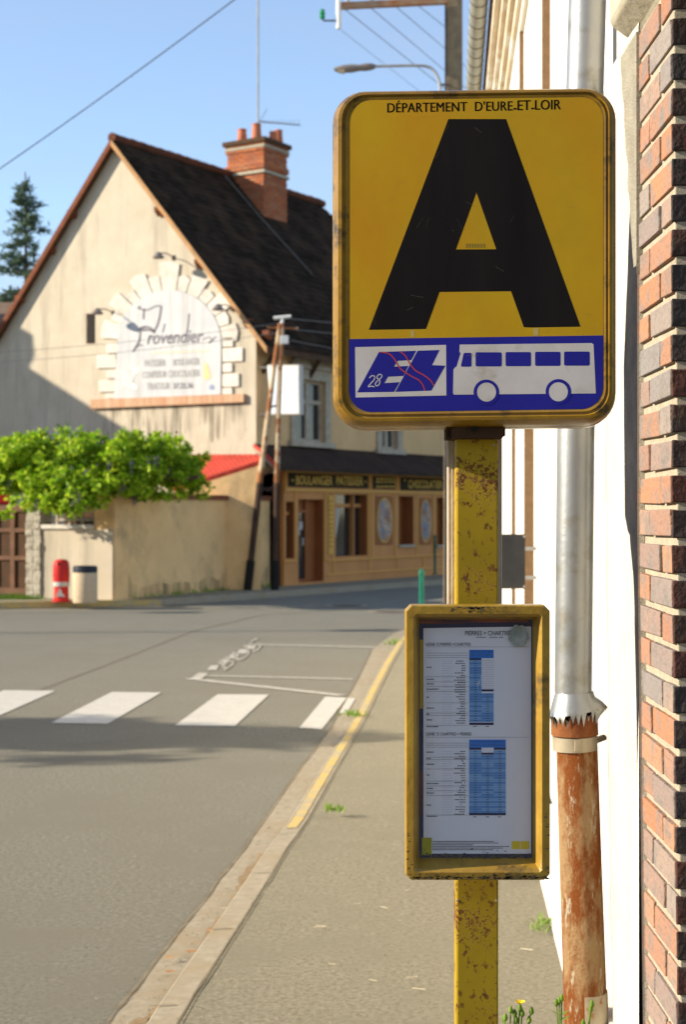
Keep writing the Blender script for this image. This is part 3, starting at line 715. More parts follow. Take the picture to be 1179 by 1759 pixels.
for x in (819, 841): small.append(rc(x - 3, x + 3, 1252, 1253.2))
for x in (819, 841, 862): small.append(rc(x - 3, x + 3, 1409.3, 1410.5))
for i, (e) in enumerate((852, 860, 816, 879, 868, 851)): words(745, e, 1451.8 + i * 2.9, 1.25, .9)
tdec('blue_column', M['pblue'], 3, blues); tdec('pale_blue_column', M['pblue2'], 3, blues2); tdec('table_heading', M['pblue3'], 3, strong)
tdec('table_rule', M['ppale'], 3, pale); tdec('dark_row', M['pnavy'], 4, dark)
tdec('printed_text', M['ptext'], 5, lines + small, txt)
tdec('yellow_mark', M['pyel'], 3, [rc(883, 898, 1452, 1466), rc(899, 914, 1452, 1466)])
tdec('green_mark', mat('print_olive', (.30, .33, .02), (.45, .40, .02), 90, .6), 4, [rc(727, 744, 1446, 1476)])
gm = MB()
for k in range(150):     # grime gathered at the foot of the window
    x = rnd.uniform(724, 917); y = 1481 - abs(rnd.gauss(0, 4)); r = rnd.uniform(.4, 2.2)
    gm.poly([tp(x + r * 1.7 * math.cos(a * .9) * rnd.uniform(.6, 1.2), y + r * .7 * math.sin(a * .9) * rnd.uniform(.6, 1.2), PO + .0038) for a in range(7)])
gm.build('grime', M['dirt'], case)
gm = MB()
for k in range(420):
    x = rnd.uniform(700, 943); y = 1511 - abs(rnd.gauss(0, 4.2)); r = rnd.uniform(.5, 2.4)
    if k % 5 == 0: x = rnd.gauss(820, 20); y = 1042 + abs(rnd.gauss(0, 4))
    if k % 7 == 0: x = rnd.choice((700, 941)) + rnd.gauss(0, 2.5); y = rnd.uniform(1380, 1510)
    if not (700 < x < 943 and 1043 < y < 1510): continue
    if 709 < x < 934 and 1053 < y < 1501: continue
    gm.poly([tp(x + r * 1.6 * math.cos(a * .9) * rnd.uniform(.6, 1.2), y + r * .7 * math.sin(a * .9) * rnd.uniform(.6, 1.2), .0022) for a in range(7)])
gm.build('case_grime', M['dirt'], case)
stk = MB(); stk.poly([tp(895 + 17 * math.cos(k * .2244) * (1 + .12 * math.sin(k * 2.1)), 1095 + 19 * math.sin(k * .2244) * (1 + .1 * math.sin(k * 1.7)), PO + .004) for k in range(28)])
stk.build('torn_sticker', M['sticker'], case)
pw = MB()
for c, n, s_ in (((884, 1432), 14, 6), ((825, 1178), 5, 2), ((886, 1340), 3, 1.5)):
    for _ in range(n):
        x = c[0] + rnd.gauss(0, s_); y = c[1] + rnd.gauss(0, s_ * .7); r = rnd.uniform(.3, 1.5)
        pw.poly([tp(x + r * math.cos(a), y + r * math.sin(a) * .8, PO + .0042) for a in range(6)])
for a, b in (((830, 1165), (823, 1182)), ((823, 1182), (824, 1189)), ((897, 1322), (886, 1343)), ((750, 1308), (756, 1322)), ((868, 1448), (880, 1400))):
    pw.poly([tp(a[0], a[1], PO + .0042), tp(b[0], b[1], PO + .0042), tp(b[0] + .5, b[1] + .3, PO + .0042), tp(a[0] + .5, a[1] + .3, PO + .0042)])
pw.build('scuff', mat('scuff_white', (.70, .70, .70), rough=.6), case)
px_ = MB(); px_.poly([tp(*p, -.0285) for p in rc(721, 920, 1066, 1482)]); px_.build('perspex_cover', M['plex'], case)

# ---------------------------------------------------------------- right-hand house (white limewash), brick pier, pipes
W0 = V(.44, 0, 0); wd = V(.07, 1, 0)                 # the wall's foot line: X = .44 + .07 Y
def rf(Y, z, o=0.0): return V(.44 + .07 * Y - o, Y + .07 * o, z)     # o: out towards the street
def rbox(mb, Y0, Y1, z0, z1, o0, o1, mi=0): mb.hexa([rf(Y0, z0, o0), rf(Y1, z0, o0), rf(Y1, z0, o1), rf(Y0, z0, o1), rf(Y0, z1, o0), rf(Y1, z1, o0), rf(Y1, z1, o1), rf(Y0, z1, o1)], mi)
wh = thing('limewashed_house', rf(9, .07), 'white limewashed house along the pavement behind the bus stop sign', 'house')
w = MB()
ZC = 4.95
# bands of wall around two upper windows (far jambs coloured brown for their shade) and one lower opening
def wall_with_openings(mb, Y0, Y1, z0, z1, ops, t=.30):
    ys = sorted({Y0, Y1} | {o[0] for o in ops} | {o[1] for o in ops}); zs = sorted({z0, z1} | {o[2] for o in ops} | {o[3] for o in ops})
    for i in range(len(ys) - 1):
        for j in range(len(zs) - 1):
            ym = (ys[i] + ys[i + 1]) / 2; zm = (zs[j] + zs[j + 1]) / 2
            if any(o[0] < ym < o[1] and o[2] < zm < o[3] for o in ops): continue
            mb.poly([rf(ys[i], zs[j]), rf(ys[i + 1], zs[j]), rf(ys[i + 1], zs[j + 1]), rf(ys[i], zs[j + 1])])
    for a, b, c, d, dep in ops:
        mb.poly([rf(a, c, -dep), rf(b, c, -dep), rf(b, d, -dep), rf(a, d, -dep)])
        mb.poly([rf(a, c), rf(b, c), rf(b, c, -dep), rf(a, c, -dep)]); mb.poly([rf(a, d), rf(b, d), rf(b, d, -dep), rf(a, d, -dep)])
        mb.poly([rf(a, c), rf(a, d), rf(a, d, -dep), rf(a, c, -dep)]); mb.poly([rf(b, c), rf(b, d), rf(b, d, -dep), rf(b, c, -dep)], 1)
    mb.poly([rf(Y1, z0), rf(Y1, z0, -4), rf(Y1, z1, -4), rf(Y1, z1)])
ops = [(6.2, 8.85, .02, 2.26, .058), (5.4, 7.15, 3.02, 4.70, .040), (8.3, 9.45, 3.02, 4.75, .030), (9.75, 10.6, .02, 3.3, .028)]
wall_with_openings(w, 3.50, 20, 0.0, ZC, ops)
w.build('wall', [M['whitewall'], M['brown_shade']], wh)
cn = MB()
for z0, z1, o in ((ZC - .14, ZC - .06, .03), (ZC - .06, ZC + .02, .065), (ZC + .02, ZC + .09, .10), (ZC + .09, ZC + .2, .145)):
    rbox(cn, 3.4, 20, z0, z1, -.1, o)
cn.build('cornice', mat('cream_cornice', (.66, .56, .42), (.52, .41, .28), 3, .9, .6, 30, stretch=(1, .35, 6), c3=(.74, .70, .62), s3=2, lo3=.5, hi3=.6), wh, bevel=.012)
gt = MB(); gp_ = [rf(Y, 5.20, .235) for Y in [3.4 + .35 * k for k in range(48)]]
gt.tube(gp_, .062, 14)
gt.build('gutter', M['gutter'], wh, smooth=True)
gs = MB()
for k in range(72):
    Y = 3.7 + .23 * k; gs.tube([rf(Y, 5.20, .235), rf(Y + .012, 5.20, .235)], .0645, 14)
gs.build('gutter_band', M['leg_dark'], wh)
rfm = MB(); rfm.hexa([rf(3.2, 5.16, .16), rf(20.2, 5.16, .16), rf(20.2, 5.16, -.1), rf(3.2, 5.16, -.1), rf(3.2, 5.25, .16), rf(20.2, 5.25, .16), rf(20.2, 8.2, -4.2), rf(3.2, 8.2, -4.2)])
rfm.build('roof', M['far_tile'], wh)
pl = MB(); rbox(pl, 3.5, 6.9, 0, .42, -.05, .022); pl.build('plinth', M['whitewall'], wh, bevel=.006)
st = MB(); rbox(st, 7.02, 8.9, 0, .375, -.02, .06); st.build('doorstep', M['brown_tar'], wh, bevel=.01)
stn = MB(); rbox(stn, 4.55, 4.95, 2.6, 2.62, 0, .02); stn.build('render_patch', M['whitewall2'], wh, bevel=.008)

# slate-grey plate standing off the wall
Yp = 8.6
pq = MB(); pr(856, 903, 918, 1012, Yp, Yp + .012, pq)
plq = thing('metal_plate', at(880, 1012, Yp), 'dark grey metal plate fixed edge-on to the white wall behind the yellow post', 'plate')
pq.build('plate', M['slate'], plq, bevel=.002)
ps = MB()
for x, y in ((859, 922), (901, 922), (859, 1008), (901, 1008)):
    c = at(x, y, Yp); ps.tube([c + V(0, -.006, 0), c], .006, 8)
ps.build('screw', M['grey_metal'], plq)
pb = MB(); a = at(898, 940, Yp); pb.box(a.x, a.x + .14, Yp + .012, Yp + .03, a.z - .02, a.z); a = at(898, 990, Yp); pb.box(a.x, a.x + .14, Yp + .012, Yp + .03, a.z - .02, a.z)
pb.build('bracket', M['grey_metal'], plq)

# rendered pilaster and brick pier
XP = .687
pier = thing('brick_pier', (XP + .2, 3.3, .07), 'red and grey brick pier beside a white rendered pilaster at the right edge', 'pier')
def lean(p): return V(p.x + max(0, 1.75 - p.z) * .012, p.y, p.z)
pp = MB()
nz_ = 60
# pilaster: gently uneven left face
cols = 8
for i in range(nz_):
    for j in range(cols):
        def q(ii, jj):
            z = ii * 2.88 / nz_; y = 3.505 + (3.93 - 3.505) * jj / cols
            return lean(V(XP - .004 + .004 * noise.noise(V(y * 6, z * 4, 3)), y, z))
        pp.poly([q(i, j), q(i, j + 1), q(i + 1, j + 1), q(i + 1, j)])
pp.hexa([lean(V(XP + .001, 3.5, 0)), lean(V(XP + .20, 3.5, 0)), lean(V(XP + .20, 3.93, 0)), lean(V(XP + .001, 3.93, 0)), V(XP + .001, 3.5, 2.88), V(XP + .2, 3.5, 2.88), V(XP + .2, 3.93, 2.88), V(XP + .001, 3.93, 2.88)])
pp.poly([lean(V(XP - .0065, 3.4985, 0)), lean(V(XP + .01, 3.4985, 0)), V(XP + .01, 3.4985, 1.75), V(XP - .0065, 3.4985, 1.75)]); pp.poly([V(XP - .0065, 3.4985, 1.75), V(XP + .01, 3.4985, 1.75), V(XP + .01, 3.4985, 2.3), V(XP - .0065, 3.4985, 2.3)])
pp.build('rendered_pilaster', M['whitewall2'], pier)
# dark strip down the pilaster's near edge, wide above and narrow below
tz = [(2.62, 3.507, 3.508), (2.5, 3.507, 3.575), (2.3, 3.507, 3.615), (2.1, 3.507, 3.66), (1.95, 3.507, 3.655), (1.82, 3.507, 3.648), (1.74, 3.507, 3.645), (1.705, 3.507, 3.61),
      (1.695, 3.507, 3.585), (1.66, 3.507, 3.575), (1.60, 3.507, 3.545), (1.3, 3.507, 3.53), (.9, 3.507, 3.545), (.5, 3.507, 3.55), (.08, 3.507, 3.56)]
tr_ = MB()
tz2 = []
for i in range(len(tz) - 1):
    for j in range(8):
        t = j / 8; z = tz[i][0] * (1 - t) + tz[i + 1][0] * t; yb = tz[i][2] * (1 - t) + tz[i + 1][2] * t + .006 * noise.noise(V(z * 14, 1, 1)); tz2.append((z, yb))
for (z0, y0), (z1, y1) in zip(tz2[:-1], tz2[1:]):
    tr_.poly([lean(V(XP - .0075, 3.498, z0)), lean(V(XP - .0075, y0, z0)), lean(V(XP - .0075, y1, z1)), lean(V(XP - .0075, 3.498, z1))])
tr_.build('dark_edge_strip', M['edge_strip'], pier)
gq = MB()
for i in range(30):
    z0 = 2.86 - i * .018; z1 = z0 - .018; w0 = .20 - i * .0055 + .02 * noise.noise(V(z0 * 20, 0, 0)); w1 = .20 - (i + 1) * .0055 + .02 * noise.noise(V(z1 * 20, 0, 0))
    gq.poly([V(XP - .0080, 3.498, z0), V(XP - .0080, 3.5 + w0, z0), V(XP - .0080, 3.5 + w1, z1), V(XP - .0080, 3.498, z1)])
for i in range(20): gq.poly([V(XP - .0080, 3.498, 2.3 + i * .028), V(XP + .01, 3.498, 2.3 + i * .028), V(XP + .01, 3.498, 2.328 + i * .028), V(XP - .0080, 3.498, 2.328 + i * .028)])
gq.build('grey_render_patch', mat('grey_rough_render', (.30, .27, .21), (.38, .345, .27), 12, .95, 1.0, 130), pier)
gq = MB()
for i in range(40):
    z0 = i * .071; z1 = z0 + .071; y = lambda z: 3.925 + .004 * noise.noise(V(z * 5, 1, 0)); wz = .0035 + .003 * noise.noise(V(z0 * 7, 2, 0))
    gq.poly([lean(V(XP - .009, y(z0) - wz, z0)), lean(V(XP - .009, y(z0) + wz, z0)), lean(V(XP - .009, y(z1) + wz, z1)), lean(V(XP - .009, y(z1) - wz, z1))])
gq.build('joint_crack', M['leg_dark'], pier)
# brick by brick
bk_ = MB(); course = .0735; nb = 39; jn = .0165
bk_.box(XP + .0045, XP + .5, 3.1645, 3.50, 0.0, 2.865, lean, mi=0)
for c_ in range(nb):
    z0 = c_ * course + .006; z1 = z0 + course - jn
    lay = [(3.163, .22), (3.163 + .232, .105)] if c_ % 2 else [(3.163, .105), (3.163 + .117, .22)]
    for (y0, L) in lay:
        j = rnd.uniform(-.002, .002); k = rnd.uniform(-.002, .002)
        dark_b = (y0 < 3.17)
        bk_.box(XP + j, XP + .05, y0 + .0062, y0 + L, z0 + k, z1 + k, lean, mi=1)
    x = XP
    for L in ([.215, .105] if c_ % 2 else [.105, .215]):
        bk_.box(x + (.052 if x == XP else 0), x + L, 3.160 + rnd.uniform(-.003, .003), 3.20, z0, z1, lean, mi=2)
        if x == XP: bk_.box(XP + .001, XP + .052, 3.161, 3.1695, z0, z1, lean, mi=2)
        x += L + .012
rq_ = random.Random(3)
bk_.v = [(a + rq_.uniform(-.0012, .0012), b + rq_.uniform(-.002, .002), c + rq_.uniform(-.0022, .0022)) for a, b, c in bk_.v]
bk_.build('brickwork', [M['mortar_w'], M['brick'], M['brick_dark']], pier, bevel=.004)
cb = MB(); prof = [V(.645, 0, 2.913), V(.640, 0, 2.925), V(.640, 0, 3.7), V(1.2, 0, 3.7), V(1.2, 0, 2.868), V(.700, 0, 2.868), V(.690, 0, 2.880)]
cb.prism([p + V(0, 2.6, 0) for p in prof], V(0, 1.03, 0)); cb.build('cement_corbel', M['corbel'], pier, bevel=.004)

# galvanised downpipe over a rusted cast-iron one
dp = thing('downpipe', (.66, 4.0, .07), 'grey zinc downpipe feeding a rusty cast iron pipe beside the white pilaster', 'downpipe')
z_ = lambda y: H - (y - CY) / F * 4.0
X_ = lambda x: (x - CX) / F * 4.0
t1 = MB(); t1.tube([V(X_(1016), 4.0, z_(-400)), V(X_(1010), 4.0, z_(0)), V(X_(997), 4.0, z_(450)), V(X_(990), 4.0, z_(760)), V(X_(985.5), 4.0, z_(1190))], .0495, 32)
t1.build('zinc_pipe', M['zinc'], dp, smooth=True)
# flared collar with a saw-tooth lower edge
fl = MB(); seg = 60; c = V(X_(988), 4.0, 0); b = 0
prof = [(1188, .0497), (1196, .054), (1212, .064), (1222, .069)]
for y, r in prof:
    for k in range(seg):
        a = 2 * math.pi * k / seg; sx = 1.0 + (.35 if (y > 1200 and math.cos(a) > .8) else 0) * (y - 1200) / 30
        fl.v.append((c.x + math.cos(a) * r * sx, 4 + math.sin(a) * r, z_(y) + (.012 * math.cos(a) if y > 1200 else 0)))
for i in range(3):
    for k in range(seg):
        k2 = (k + 1) % seg; fl.f.append((i * seg + k, i * seg + k2, (i + 1) * seg + k2, (i + 1) * seg + k)); fl.mi.append(0)
for k in range(0, seg, 2):
    a = 2 * math.pi * (k + 1) / seg; bb = len(fl.v); fl.v.append((c.x + math.cos(a) * .066, 4 + math.sin(a) * .066, z_(1237 + 4 * ((k // 2) % 3)) + .008 * math.cos(a)))
    fl.f.append((3 * seg + k, 3 * seg + (k + 2) % seg, bb)); fl.mi.append(0)
fl.build('toothed_collar', M['zinc'], dp, smooth=True)
co = MB(); co.tube([V(X_(987), 4, z_(1216)), V(X_(988), 4, z_(1262))], [.0615, .0625], 32); co.build('rusty_socket', M['rust_collar'], dp, smooth=True)
cl = MB(); cl.tube([V(X_(988), 4, z_(1264)), V(X_(989), 4, z_(1288))], .0595, 32)
cl.tube([V(X_(1020), 4.0, z_(1274)), V(X_(1042), 4.03, z_(1270))], .009, 10); cl.box(X_(982), X_(990), 3.93, 3.945, z_(1284), z_(1266))
cl.build('clamp', M['clamp'], dp, smooth=True)
ci = MB(); ci.tube([V(X_(992), 4, z_(1286)), V(X_(998), 4, z_(1480)), V(X_(1005), 4, z_(1680)), V(X_(1013), 4, .04)], [.0545, .0555, .0565, .0575], 32)
ci.build('cast_iron_pipe', M['rust'], dp, smooth=True)
cc = MB(); cc.tube([V(X_(1007.5), 4, z_(1702)), V(X_(1013.5), 4, .05)], [.0572, .0582], 32); cc.build('painted_foot', M['lead_pipe'], dp, smooth=True)

# ---------------------------------------------------------------- bakery
gp = plane_fn(P0, -u)                               # the gable end faces down the street towards us
fpn = plane_fn(P0, nf)                              # the shop front
ZR, ZE, AR = 10.22, 5.72, 3.934
def bp(a, s, z): return V(P0.x, P0.y, 0) + v * a + u * s + V(0, 0, z)      # a along the gable to the left, s along the shop front
LEN, HIP = 12.0, 8.4
bak = thing('bakery_house', bp(4, 5, .1), 'cream plastered corner bakery with a steep dark tiled roof and orange shopfront', 'house')
bw = MB()
bw.poly([bp(0, 0, 0), bp(0, 0, ZE), bp(AR, 0, ZR - .05), bp(2 * AR, 0, ZE), bp(2 * AR, 0, 0)])
bw.poly([bp(2 * AR, 0, 0), bp(2 * AR, 0, ZE), bp(2 * AR, LEN, ZE), bp(2 * AR, LEN, 0)]); bw.poly([bp(0, LEN, 0), bp(0, LEN, ZE), bp(2 * AR, LEN, ZE), bp(2 * AR, LEN, 0)])
bw.build('gable_wall', M['plaster'], bak)
sl = (ZR - ZE) / AR
# roof: courses of small tiles laid one by one on the side we see
ov = .42
rt = MB()
def rp(a, s, lift=0.0):   # point on the right roof slope, a = distance from the ridge towards the street side
    return bp(AR - a, s, ZR - sl * a + .06 + lift)
na = 34; da = (AR + ov) / na
for i in range(na):
    a0 = i * da; a1 = a0 + da * 1.12
    smax = HIP + (LEN + .2 - HIP) * (a0 / (AR + ov)); s = -.16 - rnd.random() * .1
    while s < smax:
        wd_ = .17 * rnd.uniform(.9, 1.1) * 1.4; l = rnd.uniform(0, .014)
        rt.poly([rp(a0, max(s, -.16), .006), rp(a0, s + wd_ - .008, .006), rp(a1, s + wd_ - .008, .034 + l), rp(a1, max(s, -.16), .034 + l)])
        rt.poly([rp(a1, max(s, -.16), .034 + l), rp(a1, s + wd_ - .008, .034 + l), rp(a1, s + wd_ - .008, .0), rp(a1, max(s, -.16), .0)])
        s += wd_
rt.hexa([rp(0, -.16, -.12), rp(0, HIP, -.12), rp(AR + ov, LEN + .2, -.12), rp(AR + ov, -.16, -.12), rp(0, -.16), rp(0, HIP), rp(AR + ov, LEN + .2), rp(AR + ov, -.16)])
def lp(a, s, lift=0.0): return bp(AR + a, s, ZR - sl * a + .06 + lift)
rt.hexa([lp(0, -.16, -.12), lp(0, HIP, -.12), lp(AR + ov, LEN + .2, -.12), lp(AR + ov, -.16, -.12), lp(0, -.16), lp(0, HIP), lp(AR + ov, LEN + .2), lp(AR + ov, -.16)])
rt.poly([rp(0, HIP), rp(AR + ov, LEN + .2), lp(AR + ov, LEN + .2)])
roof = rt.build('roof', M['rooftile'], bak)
rd = MB(); s = -.18
while s < HIP:
    A = rp(0, s, .02); B_ = rp(0, s + .36, .02); A.z += rnd.uniform(-.01, .012); rd.tube([A, B_], [.115, .10], 10); s += .34
rd.build('ridge_tiles', M['ridge'], roof)
# verge boards and little purlin ends
vb = MB()
for A, B_, m_ in ((0, 0, 0),):
    q = [bp(AR + AR + ov, -.16, ZR - sl * (AR + ov) - .13), bp(AR, -.16, ZR - .13), bp(AR, -.16, ZR + .05), bp(2 * AR + ov, -.16, ZR - sl * (AR + ov) + .05)]
    vb.prism(q, -u * .05)
vb.build('verge_board', M['wood_red'], bak, label='dark red-brown left verge board')
vb = MB(); q = [bp(-ov, -.16, ZR - sl * (AR + ov) - .11), bp(AR, -.16, ZR - .11), bp(AR, -.16, ZR + .03), bp(-ov, -.16, ZR - sl * (AR + ov) + .03)]
vb.prism(q, -u * .05); vb.build('verge_board', M['wood_tan'], bak, label='pale tan right verge board')
sof = MB()
for f_ in (lambda a, s: bp(AR - a, s, ZR - sl * a - .075), lambda a, s: bp(AR + a, s, ZR - sl * a - .075)):
    sof.poly([f_(0, -.15), f_(AR + ov, -.15), f_(AR + ov, .02), f_(0, .02)])
sof.build('verge_soffit', M['dark_wood'], bak)
for (x, y) in ((128, 370), (91, 432), (38, 516), (278, 365), (347, 455), (430, 557), (464, 577)):
    c = gp(x, y); pe = MB(); w_ = .09
    pts_ = [c + V(0, 0, .10), c + V(0, 0, -.03), c - u * .05 + V(0, 0, -.10), c - u * .17 + V(0, 0, .02), c - u * .17 + V(0, 0, .10)]
    pe.prism([p - v * w_ for p in pts_], v * 2 * w_ * 1.0); pe.build('purlin_end', M['wood_red'], bak)
# gable slit window
sw = MB(); q = [gp(148, 591, .006), gp(163, 591, .006), gp(163, 539, .006), gp(148, 539, .006)]; sw.poly(q)
slit = sw.build('slit_window', M['leg_dark'], bak)
sw = MB(); q = [gp(152, 589, .012), gp(162.5, 589, .012), gp(162.5, 541, .012), gp(152, 541, .012)]; sw.poly(q); sw.build('pane', M['tar'], slit)
# the arched board, its voussoirs and sill
def c5(x, y): return (150 + x / 3.93, 430 + y / 3.93)
def g5(x, y, o=0.0): return gp(*c5(x, y), o)
ab = [(190, 1005), (910, 975), (914, 650)]
for k in range(25):
    a = math.pi * k / 24; ab.append((564 + 350 * math.cos(a), 628 - 353 * math.sin(a) + (1 - math.cos(a)) * -4))
bd = MB(); bd.prism([g5(*p, .03) for p in ab], -u * .03 * 1.0); board = bd.build('sign_board', M['board'], bak)
def bt_(body, x0, x1, yb, yt, m_, bold=.01, shear=0, dy=-.035, nm='board_lettering', sp_=1.0):
    mb = MB(); put_text(mb, body, lambda x, y: g5(x, y, .066), (x0, yb), (x1, yb + (x1 - x0) * dy), (x0, yt), bold=bold, shear=shear, spacing=sp_); return mb.build(nm, m_, board)
bt_('rovendier', 415, 795, 640, 548, M['ink'], .012, .25)
sw = MB()
for ps, w_ in (([(352, 385), (370, 400), (395, 408), (430, 402), (470, 382), (510, 378)], 4), ([(395, 395), (392, 430), (390, 470)], 5), ([(510, 380), (500, 450), (480, 520), (462, 548)], 6),
               ([(360, 540), (400, 520), (440, 530), (468, 560), (450, 548), (420, 540), (380, 545)], 7), ([(372, 520), (368, 570), (362, 615), (345, 645), (318, 690)], 6), ([(340, 660), (362, 640), (385, 648)], 5),
               ([(700, 430), (690, 520), (672, 632)], 4), ([(535, 500), (520, 560)], 4), ([(790, 610), (830, 590), (860, 610), (830, 630), (880, 585)], 3), ([(370, 380), (356, 400)], 5)):
    for q in curve_band(smooth_pts(ps, 4), w_): sw.poly([g5(*p, .067) for p in q])
sw.build('flourish', M['ink'], board)
sw = MB()
x = 445
while x < 840:
    l = rnd.uniform(8, 40); sw.poly([g5(*p, .066) for p in ((x, 690 - (x - 445) * .03), (x + l, 690 - (x - 445) * .03 - l * .03), (x + l, 700 - (x - 445) * .03 - l * .03), (x, 701 - (x - 445) * .03))]); x += l + 10
sw.build('faded_line', M['gold_pale'], board)
bt_('PATISSIER', 398, 542, 790, 742, M['ink_pale'], .02); bt_('BOULANGER', 592, 770, 783, 735, M['ink_pale'], .02)
bt_('CONFISEUR CHOCOLATIER', 382, 772, 868, 820, M['ink_pale'], .02); bt_('TRAITEUR', 412, 570, 945, 898, M['ink_pale'], .02); bt_('37.22.36', 592, 726, 938, 900, M['ink'], .02)
# wheat sheaf and bread ornaments
orn = MB()
for q in ([(222, 810), (262, 830), (288, 785), (330, 800), (372, 790), (365, 820), (330, 845), (320, 900), (352, 925), (340, 945), (300, 920), (262, 915), (232, 948), (252, 890), (250, 840)],):
    orn.tess([[g5(*p, .066) for p in q]])
orn.build('faded_emblem', mat('faded_emblem_paint', (.68, .64, .50), (.78, .77, .72), 6, .7), board)
orn = MB(); orn.tess([[g5(*p, .069) for p in ((265, 818), (290, 790), (325, 805), (322, 900), (268, 905))]]); orn.build('emblem_centre', M['board'], board)
orn = MB(); orn.tess([[g5(*p, .066) for p in ((800, 755), (822, 772), (848, 860), (822, 876), (796, 868))]]); orn.build('orange_mark', M['orange_pale'], board)
orn = MB()
for ps in ([(836, 942), (845, 915), (862, 912)], [(850, 945), (858, 918), (866, 922), (862, 944)]):
    for q in curve_band(ps, 3): orn.poly([g5(*p, .066) for p in q])
orn.build('blue_mark', mat('faded_blue', (.20, .28, .50), rough=.7), board)
vs_ = MB()
cxx, cyy = 564, 628
angs = [-9, 3.5, 15, 29, 39, 51, 61, 73, 82.5, 97.5, 107, 119, 129, 141, 151, 164, 176]
lens = [0, 1]
seg_a = [(2, 17, 1.30), (18, 30, 1.20), (31, 45, 1.36), (46, 57, 1.22), (58, 71, 1.38), (72, 82, 1.28), (83, 98, 1.52), (99, 109, 1.28), (110, 124, 1.38), (125, 135, 1.22), (136, 149, 1.37), (150, 160, 1.20), (161, 177, 1.32)]
for a0, a1, k in seg_a:
    ps = []
    for a, r in ((a0, 1.005), (a0, k), ((a0 + a1) / 2, k * rnd.uniform(1.0, 1.04)), (a1, k), (a1, 1.005)):
        ar = R(a); rr_ = r + rnd.uniform(-.02, .02) * (r > 1.1); ps.append((cxx + 352 * math.cos(ar) * rr_, cyy - 353 * math.sin(ar) * (1 + (rr_ - 1) * .98) - 4 * (1 - math.cos(ar))))
    vs_.prism([g5(*p, .045) for p in ps], u * .05)
for x0, x1, y0, y1 in ((135, 208, 628, 700), (70, 200, 708, 800), (132, 200, 812, 868), (85, 195, 880, 960), (130, 192, 968, 1003),
                       (920, 990, 590, 655), (920, 1055, 664, 755), (920, 985, 766, 826), (918, 1030, 836, 925), (916, 985, 932, 975)):
    vs_.prism([g5(*p, .045) for p in ((x0, y1), (x1, y1 - (x1 - x0) * .035), (x1, y0 - (x1 - x0) * .035), (x0, y0))], u * .05)
vs_.build('stone_arch', M['stone'], bak, bevel=.015)
sl_ = MB(); sl_.prism([g5(*p, .10) for p in ((38, 1072), (1072, 1028), (1072, 972), (38, 1010))], u * .11); sl_.build('brick_sill', mat('brick_sill', (.45, .24, .14), (.50, .36, .24), 3, .9, .5, 30, stretch=(3, 3, .3)), bak)
st_ = MB()
for k in range(7):
    pass
def stain_mat(name, col, a):
    mm_ = bpy.data.materials.new(name); mm_.use_nodes = True; n = mm_.node_tree; b = n.nodes['Principled BSDF']
    b.inputs['Base Color'].default_value = (*col, 1); b.inputs['Roughness'].default_value = .95; b.inputs['Specular IOR Level'].default_value = 0
    tc = n.nodes.new('ShaderNodeTexCoord'); mp = n.nodes.new('ShaderNodeMapping'); mp.inputs['Scale'].default_value = (5, 5, .7)
    t = n.nodes.new('ShaderNodeTexNoise'); t.inputs['Scale'].default_value = 1.3; t.inputs['Detail'].default_value = 8
    r = n.nodes.new('ShaderNodeMapRange'); r.inputs['From Min'].default_value = .38; r.inputs['From Max'].default_value = .7; r.inputs['To Max'].default_value = a
    n.links.new(tc.outputs['Object'], mp.inputs[0]); n.links.new(mp.outputs[0], t.inputs[0]); n.links.new(t.outputs['Fac'], r.inputs[0]); n.links.new(r.outputs[0], b.inputs['Alpha'])
    return mm_
M['streak'] = stain_mat('rain_streaks', (.15, .13, .10), .55); M['damp'] = stain_mat('damp_stain', (.16, .12, .07), .5)
sk = MB(); rs_ = random.Random(21); x = 175
while x < 425:
    w__ = rs_.uniform(5, 12); yb = 712 + 60 * abs(noise.noise(V(x * .02, 3, 0))) + rs_.uniform(10, 50); y0 = 703 - (x - 160) * .042
    sk.poly([gp(x, y0, .005), gp(x + w__, y0 - .4, .005), gp(x + w__ * .8, yb - 6, .005), gp(x + w__ * .5, yb, .005), gp(x + w__ * .15, yb - 8, .005)]); x += w__ + .3
sk.build('rain_streak', M['streak'], bak)
# gooseneck lamps
for (hx, hy, mx_, my_) in ((498, 48, 585, 52), (90, 415, 176, 425), (872, 368, 985, 398)):
    m0 = g5(mx_, my_, 0); hd = V(-.535, -.845, 0) * .55 + m0 + V(0, 0, .03)
    lm = MB(); lm.tube([m0, m0 - u * .25 + V(0, 0, .06), hd], .014, 8); lm.box(m0.x - .05, m0.x + .05, m0.y - .03, m0.y + .02, m0.z - .05, m0.z + .05)
    lo = lm.build('wall_lamp', M['lamp_grey'], bak)
    lm = MB(); lm.lathe((hd.x, hd.y, hd.z - .12), [(0, .125), (.03, .13), (.09, .08), (.14, .03)], 14); lm.build('lamp_shade', M['lamp_grey'], lo, smooth=True)
